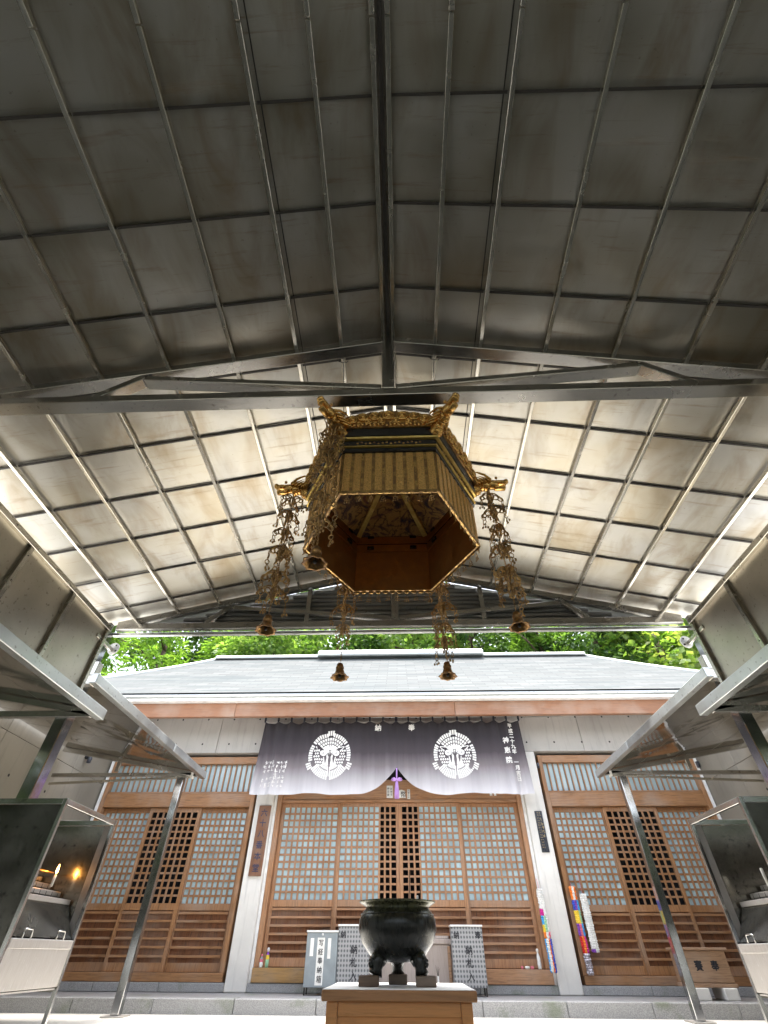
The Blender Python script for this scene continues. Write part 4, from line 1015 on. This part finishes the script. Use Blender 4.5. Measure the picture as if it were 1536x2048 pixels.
    # scales of the upper bird and of the two lower ones
    for r0, r1, n in ((.64, .785, 11), (.50, .63, 9), (.37, .49, 7)):
        for i in range(n): polar(38+104*i/n, 38+104*(i+1)/n, r0, r1)
    for sx in (-1, 1):
        for row in range(6):
            for colm in range(5):
                u = .30+colm*.105+(row % 2)*.052; v = .20-row*.125
                if math.hypot(u, v) > .77 or (u < .34 and v > -.12) or math.hypot(u-.31, v-.10) < .20: continue
                disc(sx*u, v, .043, .050, 8)
        # head with ring eye, curled neck, crest plume
        n = 14
        for i in range(n):                                   # ring: head disc with a hole
            a0, a1 = 2*PI*i/n, 2*PI*(i+1)/n; c0 = (sx*.31, .105)
            q = [(c0[0]+.155*math.cos(a0), c0[1]+.125*math.sin(a0)), (c0[0]+.155*math.cos(a1), c0[1]+.125*math.sin(a1)), (c0[0]+.045*math.cos(a1), c0[1]+.04*math.sin(a1)), (c0[0]+.045*math.cos(a0), c0[1]+.04*math.sin(a0))]
            piece(q[::-1])
        disc(sx*.31, .105, .028, .025, 8)
        piece([(sx*u, v) for u, v in ((.16, .11), (.06, .07), (.15, .05))][::(1 if sx > 0 else -1)])
        piece([(sx*u, v) for u, v in ((.16, .02), (.09, .03), (.05, -.05), (.07, -.2), (.05, -.33), (.1, -.42), (.19, -.40), (.17, -.28), (.14, -.12))][::(-1 if sx > 0 else 1)])
        piece([(sx*u, v) for u, v in ((.30, -.05), (.26, -.05), (.20, -.36), (.27, -.38))][::(1 if sx > 0 else -1)])
        piece([(sx*u, v) for u, v in ((.68, .40), (.36, .36), (.36, .325), (.66, .365))][::(-1 if sx < 0 else 1)])
        piece([(sx*u, v) for u, v in ((.70, .36), (.50, .17), (.47, .20), (.67, .38))][::(1 if sx < 0 else -1)])
        piece([(sx*u, v) for u, v in ((.12, .40), (.30, .38), (.28, .24), (.17, .15), (.06, .10), (.055, .22))][::(-1 if sx < 0 else 1)])
        piece([(sx*u, v) for u, v in ((.065, -.46), (.03, -.46), (.02, -.86), (.05, -.86))][::(-1 if sx < 0 else 1)])
    disc(0, .33, .11, .085); piece([(-.03, .22), (.03, .22), (.0, .03)][::-1])
    em = build('bird_crest', eb, 'white_print', cur)
    # writing
    tx = B(); f2 = lambda x, z: (x, cloth_y(x, z)-.006, z)
    if s < 0:
        write(cur, '納', -.42, 3.645, .125, f2, 'white_print', bold=.03)
        rn = random.Random(11)
        for c_ in range(6):
            x = -2.08-c_*.072
            for r_ in range(3 if c_ != 2 else 4): put_marks(tx, x-.006*r_, 3.035-.068*r_, .062, f2, rn)
            put_marks(tx, x-.02, 2.80-.01*c_, .06, f2, rn)
            if c_ < 5: put_marks(tx, x-.026, 2.735-.012*c_, .056, f2, rn)
            put_marks(tx, x-.03, 2.66, .05, f2, rn)
    else:
        write(cur, '奉', .215, 3.645, .125, f2, 'white_print', bold=.03)
        write(cur, '平成二十九年 一月吉日', 2.07, 3.665, .084, f2, 'white_print', step=1.07, bold=.03)
        write(cur, '神恵院', 1.945, 3.40, .112, f2, 'white_print', step=1.5, bold=.03)
    if tx.v: tag(build('small_writing', tx, 'white_print', cur), kind='stuff')
rod = build('curtain_rod', B().tube([(-2.85, 9.064, 3.836), (3.10, 9.064, 3.83)], .006, 8), 'gutter_steel', smooth=True); tag(rod, 'thin curtain rod under the eave beam', 'rod')
# purple tassel
ts = thing('purple_tassel', (-.078, 9.0, 2.46), 'lilac silk tassel tied where the curtain halves meet', 'tassel')
sk = B()
for i in range(26):
    a = 2*PI*i/26; r = .018+.010*(i % 3)/2; sk.tube([(-.078+r*.6*math.cos(a), 8.99+r*.6*math.sin(a), 2.72), (-.078+r*1.2*math.cos(a), 8.99+r*1.2*math.sin(a), 2.60), (-.078+r*1.3*math.cos(a), 8.99+r*1.3*math.sin(a), 2.465+random.uniform(-.006, .006))], .006, 5)
build('skirt', sk, 'purple_silk', ts, smooth=True)
build('cord', B().tube([(-.078, 8.99, 2.72), (-.078, 8.985, 2.80), (-.076, 8.99, 2.93)], .012, 8), 'purple_silk', ts, smooth=True)
kn = B()
for a in (0, .5, PI-.5, PI, PI+.4, -.4):
    ca, sa = math.cos(a), math.sin(a); kn.tube([(-.078, 8.975, 2.745), (-.078+.05*ca, 8.965, 2.745+.03*sa+.015), (-.078+.10*ca, 8.97, 2.745+.045*sa), (-.078+.05*ca, 8.975, 2.745+.02*sa-.012), (-.078, 8.975, 2.74)], .008, 6)
kn.ball((-.078, 8.97, 2.745), .022, 10, 6); build('bow', kn, 'purple_silk', ts, smooth=True)

# ================================================================== SIGNS AND SLIPS
def board(name, x0, x1, z0, z1, y, t, mat, label, cat, group=None):
    o = build(name, B().box(x0, x1, y-t, y, z0, z1, .004), mat); return tag(o, label, cat, group)
sg = board('wooden_sign', -2.512, -2.305, 1.452, 2.432, 9.348, .028, 'sign_wood', 'tall brown wooden sign with dark blue characters on the left pillar', 'sign')
write(sg, '六十八番本堂', -2.408, 2.325, .115, lambda x, z: (x, 9.3185, z), 'blue_ink', step=1.33, bold=.018)
pq = board('slate_plaque', 2.292, 2.418, 1.765, 2.345, 9.348, .016, 'plaque_slate', 'narrow dark plaque with faint gold writing on the right pillar', 'plaque')
tb = B(); rn = random.Random(5); fq = lambda x, z: (x, 9.330, z)
for x in (2.338, 2.372):
    for r_ in range(2): put_marks(tb, x, 2.315-.034*r_, .026, fq, rn)
for r_ in range(5): put_marks(tb, 2.385, 2.22-.058*r_, .046, fq, rn)
for c_ in range(2):
    for r_ in range(13): put_marks(tb, 2.325+.024*c_, 2.24-.034*r_, .022, fq, rn)
tag(build('small_writing', tb, 'gold_ink', pq), kind='stuff')
for x0, x1, z0, z1, s, lab, sh in ((-.267, -.155, 2.57, 2.765, ['おゆろ', '伊日倉'], 'white paper slip with two columns of writing above the doors, left of the tassel', None),
                                  (-.075, .075, 2.572, 2.70, ['幣'], 'house-shaped white paper slip above the doors, behind the tassel', 'house'),
                                  (.105, .155, 2.555, 2.705, ['日蓮大寺'], 'narrow white paper slip above the doors, right of the tassel', None),
                                  (1.585, 1.63, 2.60, 2.70, [], 'small white slip below the curtain near the right pillar, left of two', None), (1.66, 1.70, 2.60, 2.70, [], 'small white slip below the curtain near the right pillar, right of two', None)):
    poly = [(x0, z0), (x1, z0), (x1, z1), (x0, z1)] if not sh else [(x0, z0), (x1, z0), (x1-.01, z1-.02), ((x0+x1)/2, z1), (x0+.01, z1-.02)]
    o = build('paper_slip', B().prism(poly, lambda u, v, w: (u, 9.4525+w, v), .0015), 'white_paper'); tag(o, lab, 'paper slip', 'paper slips above the doors')
    tb = B()
    for i, col in enumerate(s):
        n = len(col); sz = min((z1-z0)*.86/n, (x1-x0)/max(1, len(s))*.8)
        put_text(tb, col, x1-(x1-x0)*(i+.5)/len(s) + (.035 if sh else 0), z1-(z1-z0)*(.5-.5*(n-1)*sz*1.08/(z1-z0)) if n > 1 else (z0+z1)/2-.01, sz*.92, lambda x, z: (x, 9.4515, z), step=1.15, bold=.012)
    if tb.v: tag(build('small_writing', tb, 'ink', o), kind='stuff')

# ================================================================== BOXES ON THE STEP
def post_box(name, x0, x1, z0, z1, y0, y1, mat, label, topmat, cat, leg_h=None):
    t = thing(name, ((x0+x1)/2, (y0+y1)/2, .15), label, cat)
    build('body', B().box(x0, x1, y0, y1, z0, z1, .004), mat, t)
    build('lid', B().box(x0-.01, x1+.01, y0-.012, y1+.01, z1+.001, z1+.022, .004), topmat, t)
    if z0 > .16:
        for x in (x0+.02, x1-.02):
            for y in (y0+.02, y1-.02): build('leg', B().box(x-.010, x+.010, y-.010, y+.010, .1505, z0-.001), 'wire_dark', t)
    return t
g1 = post_box('offering_box', -1.39, -.95, .225, .775, 8.88, 9.13, 'grey_box', 'grey metal offering box with three white paper strips, leftmost on the step', 'white_paint', 'offering box')
f1 = lambda x, z: (x, 8.8775, z)
for x0, x1, z0, z1 in ((-1.335, -1.285, .53, .715), (-1.235, -1.13, .245, .72), (-1.085, -1.04, .505, .715)): build('paper_strip', B().box(x0, x1, 8.8785, 8.8795, z0, z1), 'white_paper', g1)
write(g1, '写経奉納箱', -1.182, .665, .072, f1, 'ink', step=1.25, bold=.012)
build('clasp', B().ball((-1.165, 8.872, .755), .014, 8, 6), 'white_paint', g1)
for x0, x1, lab in ((-.945, -.50, 'patterned grey slip box with dark characters, left of the burner'), (.672, 1.115, 'patterned grey slip box with dark characters, right of the burner')):
    bx = post_box('slip_box', x0, x1, .232, .842, 8.90, 9.16, 'tortoiseshell', lab, 'white_paint', 'slip box'); tag(bx, group='patterned slip boxes')
    f1 = lambda x, z: (x, 8.8975, z); tb = B(); xm = (x0+x1)/2
    write(bx, '納', x0+.07, .755, .085, f1, 'ink', bold=.025); write(bx, '奉', x1-.065, .755, .085, f1, 'ink', bold=.025)
    write(bx, '納札入', xm+.01, .60, .10, f1, 'ink', step=1.3, bold=.025)
ofb = thing('collection_box', (.10, 9.2, .15), 'wide weathered pale wooden collection box behind the incense burner', 'collection box')
build('body', B().box(-.46, .66, 9.16, 9.35, .1505, .66, .006), 'grey_box_wood', ofb)
build('top_frame', B().box(-.48, .68, 9.14, 9.36, .661, .72, .008), 'grey_box_wood', ofb)
for i in range(7): sbox('grille_slat', (1.1, .012, .03), (.10, 9.165+.028*i, .737), 'grey_box_wood', ofb, .003)
build('post', B().box(.62, .66, 9.12, 9.158, .1505, .64, .004), 'box_wood', ofb)
vs = thing('small_vase', (.455, 8.95, .15), 'small white vase with a twig before the collection box', 'vase')
build('body', B().lathe([(.001, 0), (.016, .002), (.026, .05), (.012, .13), (.010, .17), (.014, .19)], 16, (.455, 8.95, .1505)), 'white_paint', vs, smooth=True)
tw = B()
for k in range(4): tw.tube([(.455, 8.95, .33), (.455+.012*(k-1.5), 8.95, .40), (.455+.02*(k-1.5), 8.955, .45-.01*k)], [.003, .0025, .001], 5)
build('twig', tw, 'wire_dark', vs)
wbx = thing('wooden_offertory', (4.0, 8.8, .15), 'aged wooden offertory box with two brush characters, on white stone blocks', 'offertory box')
build('body', B().box(3.70, 4.28, 8.62, 8.98, .30, .61, .01), 'box_wood', wbx)
build('top_board', B().box(3.67, 4.31, 8.59, 9.0, .6105, .638, .006), 'box_wood', wbx)
build('base_board', B().box(3.685, 4.295, 8.605, 8.99, .262, .2995, .006), 'box_wood', wbx)
f3 = lambda x, z: (x, 8.6175, z); write(wbx, '奉', 4.09, .465, .105, f3, 'ink', bold=.03); write(wbx, '賽', 3.88, .465, .105, f3, 'ink', bold=.03)
for x, lab in ((3.80, 'white stone block under the left end of the wooden offertory box'), (4.16, 'white stone block under the right end of the wooden offertory box')):
    o = build('stone_block', B().box(x-.085, x+.085, 8.56, 8.9, .1505, .261, .008), 'pillar_plaster'); tag(o, lab, 'stone block')

# ================================================================== DOLLS AND PAPER CRANES
def doll(x, y, z, h, mats, label):
    t = thing('small_doll', (x, y, z), label, 'doll')
    pr = [[(.001, 0), (.024, .002), (.027, .25*h), (.024, .40*h)], [(.024, .40*h), (.025, .5*h), (.022, .62*h)], [(.022, .62*h), (.012, .76*h), (.010, .80*h)]]
    for nm, p, m in zip(('skirt', 'sash', 'shoulders'), pr, mats): build(nm, B().lathe(p, 14, (x, y, z)), m, t, smooth=True)
    build('head', B().ball((x, y, z+.89*h), .11*h, 12, 8, (.85, .85, 1)), mats[3], t, smooth=True)
doll(-2.118, 9.388, .4055, .145, ('white_paint', 'pink', 'grey_box', 'pink'), 'shorter doll with a pink cap on the left end of the sill')
doll(-2.032, 9.388, .4055, .215, ('mint', 'yellow', 'violet', 'white_paint'), 'taller doll with a violet and yellow dress on the left end of the sill')
doll(1.955, 9.388, .4055, .22, ('white_paint', 'white_paint', 'white_paint', 'wax'), 'slim white doll standing on the right end of the sill')
for x, m, l_, ln in ((1.70, ('pink',), 'small pink trinket lying on the right end of the sill', .035), (1.775, ('wax',), 'cream trinket lying between two pink ones on the sill', .07), (1.845, ('pink',), 'pink and cream trinket lying beside the slim white doll', .05)):
    o = build('sill_trinket', B().lathe([(.001, -ln/2), (.014, -ln/2+.004), (.018, 0), (.012, ln/2-.004), (.001, ln/2)], 10).xf(lambda p: Vector((x+p.z, 9.385+p.y, .4235+p.x))), m[0], smooth=True); tag(o, l_, 'trinket')
def crane_string(x, y, ztop, segs, label, width=.085, strands=7, tail=None):
    t = thing('paper_crane_garland', (x, y, segs[-1][1]), label, 'paper crane garland'); r = random.Random(int(x*100))
    build('cord', B().tube([(x, y, segs[0][0]-.01), (x-.01, y+.01, ztop)], .003, 5), 'pink', t)
    for (z1, z0, mats) in segs:
        m = len(mats); n = strands
        for i in range(n):
            u = (i+.5)/n-.5; mat = mats[min(m-1, int((u+.5)*m))]; bb = B()
            taper = 1.0; cx = x+u*width; cy = y-.022*math.cos(u*PI)
            k = max(2, int((z1-z0)/.024))
            for j in range(k):
                zz = z1-(z1-z0)*(j+.5)/k; a = r.uniform(0, PI); sx = .021; hh = (z1-z0)/k*1.05
                ca, sa = math.cos(a)*sx, math.sin(a)*sx
                bb.add([(cx+ca, cy+sa, zz+hh*.4), (cx-ca, cy-sa, zz+hh*.4), (cx-sa*.8, cy+ca*.8, zz-hh*.2), (cx+sa*.8, cy-ca*.8, zz-hh*.2), (cx, cy, zz+hh), (cx, cy, zz-hh)],
                       [(0, 2, 4), (2, 1, 4), (1, 3, 4), (3, 0, 4), (2, 0, 5), (1, 2, 5), (3, 1, 5), (0, 3, 5)])
            build('crane_strand', bb, mat, t)
    return t
crane_string(2.118, 9.27, 1.42, [(1.29, 1.06, ['white_paper']), (1.06, .98, ['magenta', 'white_paper']), (.98, .88, ['sky_blue', 'mint', 'white_paper']), (.88, .80, ['yellow', 'mint', 'white_paper']), (.80, .74, ['orange', 'white_paper', 'pink']), (.72, .38, ['sky_blue', 'white_paper', 'orange', 'deep_blue'])], 'rainbow paper crane garland hanging on the left side of the right pillar', .085, 6)
crane_string(2.655, 9.36, 1.38, [(1.325, 1.17, ['orange', 'white_paper', 'orange']), (1.165, 1.05, ['deep_blue', 'violet', 'sky_blue']), (1.045, .90, ['yellow', 'yellow', 'mint']), (.895, .76, ['violet', 'pink', 'sky_blue']), (.755, .58, ['red', 'orange', 'magenta']), (.57, .36, ['mixed_silver'])], 'multicoloured paper crane garland with a silvery tail, right of the right pillar', .085, 6)
crane_string(2.80, 9.36, 1.60, [(1.235, 1.10, ['white_paper']), (1.10, .62, ['white_paper']), (.62, .59, ['violet', 'white_paper'])], 'white paper crane garland beside the multicoloured one', .095, 8)
# lamp on the left wing wall, small sensor on the right jamb
lp = thing('wall_lamp', (-5.53, 8.60, 3.0), 'small dark spotlight on the left concrete wall', 'lamp')
build('bracket', B().box(-5.558, -5.52, 8.57, 8.63, 3.0, 3.07, .004), 'void_black', lp)
build('barrel', B().lathe([(.001, -.07), (.034, -.068), (.038, 0), (.03, .04), (.001, .042)], 14, (-5.47, 8.60, 3.0)), 'plaque_slate', lp, smooth=True)
sn = thing('door_sensor', (5.44, 9.38, 3.05), 'small dark sensor at the top of the right doorway', 'sensor')
build('housing', B().box(5.41, 5.46, 9.35, 9.397, 3.02, 3.12, .006), 'plaque_slate', sn); build('lens', B().ball((5.435, 9.345, 3.05), .014, 8, 6), 'void_black', sn)
sn2 = thing('door_sensor', (2.535, 9.38, 3.05), 'small dark sensor beside the transom right of the right pillar', 'sensor')
build('housing', B().box(2.515, 2.555, 9.36, 9.397, 3.02, 3.11, .006), 'plaque_slate', sn2); build('lens', B().ball((2.535, 9.353, 3.04), .012, 8, 6), 'void_black', sn2)

# ================================================================== TREES ON THE HILL
def hillz(x, y): return -0.3 + max(0, y-15.5)*.42 if y > 10 else 0.0
LEAFV = [(0, 0, 0), (.34, .5, .06), (0, 1, -.05), (-.34, .5, .06)]
def crown_mesh(seed, rx, rz, n, size, mat, kind):
    r = random.Random(seed); b = B(); clumps = []
    for i in range(34 if kind != 'conifer' else 60):
        th = r.uniform(0, 2*PI); ph = r.uniform(-.75, 1.0)
        if kind == 'conifer':
            z = r.uniform(-1, 1); rad = (1-(z+1)/2)*.95+.08; clumps.append((rx*rad*math.cos(th), rx*rad*math.sin(th), z*rz, rx*.22))
        else:
            q = r.uniform(.45, 1.0); cr = math.sqrt(max(0, 1-ph*ph)); clumps.append((rx*q*cr*math.cos(th), rx*q*cr*math.sin(th), rz*q*ph, rx*r.uniform(.22, .40)))
    for i in range(n):
        cx, cy, cz_, cr = r.choice(clumps)
        while True:
            d = Vector((r.uniform(-1, 1), r.uniform(-1, 1), r.uniform(-1, 1)))
            if .2 < d.length < 1: break
        p = Vector((cx, cy, cz_)) + Vector((d.x, d.y, d.z*.7))*cr
        s = size*r.uniform(.6, 1.35)
        out = Vector((d.x, d.y, d.z*.5-.25 if kind != 'conifer' else d.z*.2-.12)) + Vector((r.uniform(-.5, .5), r.uniform(-.5, .5), r.uniform(-.4, .4)))
        out.normalize(); sd_ = out.cross(Vector((r.uniform(-1, 1), r.uniform(-1, 1), 1))); sd_.normalize(); up = sd_.cross(out)
        wd = .38 if kind == 'conifer' else (1.25 if kind == 'pale' else 1.0)
        b.add([p+sd_*(v[0]*s*wd)+out*(v[1]*s)+up*(v[2]*s) for v in LEAFV], [(0, 1, 2, 3)])
    return b
CROWN = {}
def tree(x, y, ztop, rx, rz, kind, mat, label, n=5200, size=.16, variant=0):
    zg = hillz(x, y); zc = ztop-rz
    t = thing('hill_tree', (x, y, zg), label, 'tree', 'trees on the hillside behind the hall')
    r = random.Random(int(x*31+y*7)); key = (kind, mat, variant)
    bb = B(); bb.tube([(x, y, zg-.2), (x+.1, y, zg+(zc-zg)*.5), (x+.05, y, zc), (x, y, zc+rz*.6)], [.20, .16, .12, .04], 8)
    for k in range(6):
        a = r.uniform(0, 2*PI); z0 = zc-rz*.5+k*rz*.2; bb.tube([(x+.06, y, z0), (x+rx*.4*math.cos(a), y+rx*.4*math.sin(a), z0+rz*.18), (x+rx*.75*math.cos(a), y+rx*.75*math.sin(a), z0+rz*.22)], [.06, .04, .012], 6)
    build('trunk', bb, 'bark', t, smooth=True)
    if key not in CROWN: c_ = crown_mesh(hash_(kind)+variant, rx, rz, n, size, mat, kind); CROWN[key] = (mesh_of('crown', c_.v, c_.f, mat), rx, rz)
    me, r0, z0 = CROWN[key]; inst('crown', me, (x, y, zc), t, rot=(0, 0, r.uniform(0, 6.28)), scale=(rx/r0, rx/r0, rz/z0))
def hash_(s): return sum(ord(c)*(i+3) for i, c in enumerate(s))
tree(-11.2, 15.0, 11.0, 2.0, 4.0, 'conifer', 'leaf_conifer', 'feathery conifer at the very left edge of the hillside view', 9000, .26, 2)
tree(-8.6, 15.2, 11.4, 2.0, 4.2, 'conifer', 'leaf_conifer', 'feathery light green conifer at the far left above the roof', 9000, .26)
tree(-6.0, 17.0, 12.4, 2.3, 3.4, 'conifer', 'leaf_conifer', 'feathery light green conifer second from the left, darker leaves behind it', 9000, .26, 1)
tree(-4.6, 16.6, 11.8, 2.2, 2.5, 'broad', 'leaf_broad', 'bright broadleaf tree above the left end of the ridge', 6500, .19)
tree(-1.9, 17.4, 12.2, 2.2, 2.6, 'broad', 'leaf_dark', 'dark broadleaf tree behind the ridge, left of centre', 6500, .19)
tree(.6, 16.9, 11.9, 2.1, 2.5, 'broad', 'leaf_broad', 'bright broadleaf tree behind the middle of the ridge', 6500, .19, 1)
tree(2.9, 17.3, 12.2, 2.1, 2.6, 'broad', 'leaf_dark', 'dark broadleaf tree behind the ridge, right of centre', 6500, .19, 1)
tree(5.4, 16.2, 11.6, 1.9, 3.8, 'conifer', 'leaf_conifer', 'light green conifer above the right end of the ridge', 9000, .26, 2)
tree(7.4, 16.0, 11.2, 2.0, 2.7, 'broad', 'leaf_dark', 'dark bushy tree between the right conifer and the pale tree', 6500, .19, 2)
tree(9.3, 15.4, 10.8, 2.0, 2.8, 'pale', 'leaf_pale', 'pale yellow-green large-leaved tree at the far right', 5200, .24)
for i, (x, y, zt) in enumerate(((-11.5, 20, 15.5), (-8, 21, 16), (-4.2, 21.5, 15.5), (-.6, 21, 15.0), (3.0, 21.6, 15.2), (6.6, 21, 16), (10, 20.5, 15.6), (13, 19, 14.5))):
    tree(x, y, zt, 2.5, 4.2, 'broad', 'leaf_dark', ['tall dark back-row tree behind the far left conifer', 'tall dark back-row tree behind the second conifer', 'tall dark back-row tree above the left ridge end', 'tall dark back-row tree left of the roof middle', 'tall dark back-row tree right of the roof middle', 'tall dark back-row tree behind the right conifer', 'tall dark back-row tree behind the pale tree', 'tall dark back-row tree at the far right edge'][i], 6500, .22, 5+i % 2)

# trees behind the viewer, seen only as dark green reflections in the steel
for i, (x, y, zt, rx) in enumerate(((-9, -8.5, 5.2, 2.6), (-5.6, -9.6, 5.6, 2.7), (-2.2, -8.8, 5.0, 2.6), (1.4, -9.4, 5.4, 2.7), (4.8, -8.8, 5.0, 2.6), (8.4, -9.2, 5.4, 2.7), (-10.2, -4.2, 5.4, 2.6), (-9.8, .2, 5.2, 2.4), (10.0, -4.4, 5.4, 2.6), (9.7, .1, 5.2, 2.4))):
    tree(x, y, zt, rx, 2.6, 'broad', 'leaf_shade', ['dark tree behind the viewer, outermost on the left', 'dark tree behind the viewer, second from the left', 'dark tree behind the viewer, just left of the middle', 'dark tree behind the viewer, just right of the middle', 'dark tree behind the viewer, second from the right', 'dark tree behind the viewer, outermost on the right', 'dark tree to the left rear of the viewer, farther back', 'dark tree to the left of the viewer, nearer the wall', 'dark tree to the right rear of the viewer, farther back', 'dark tree to the right of the viewer, nearer the wall'][i], 6500, .22, 5+i % 2)
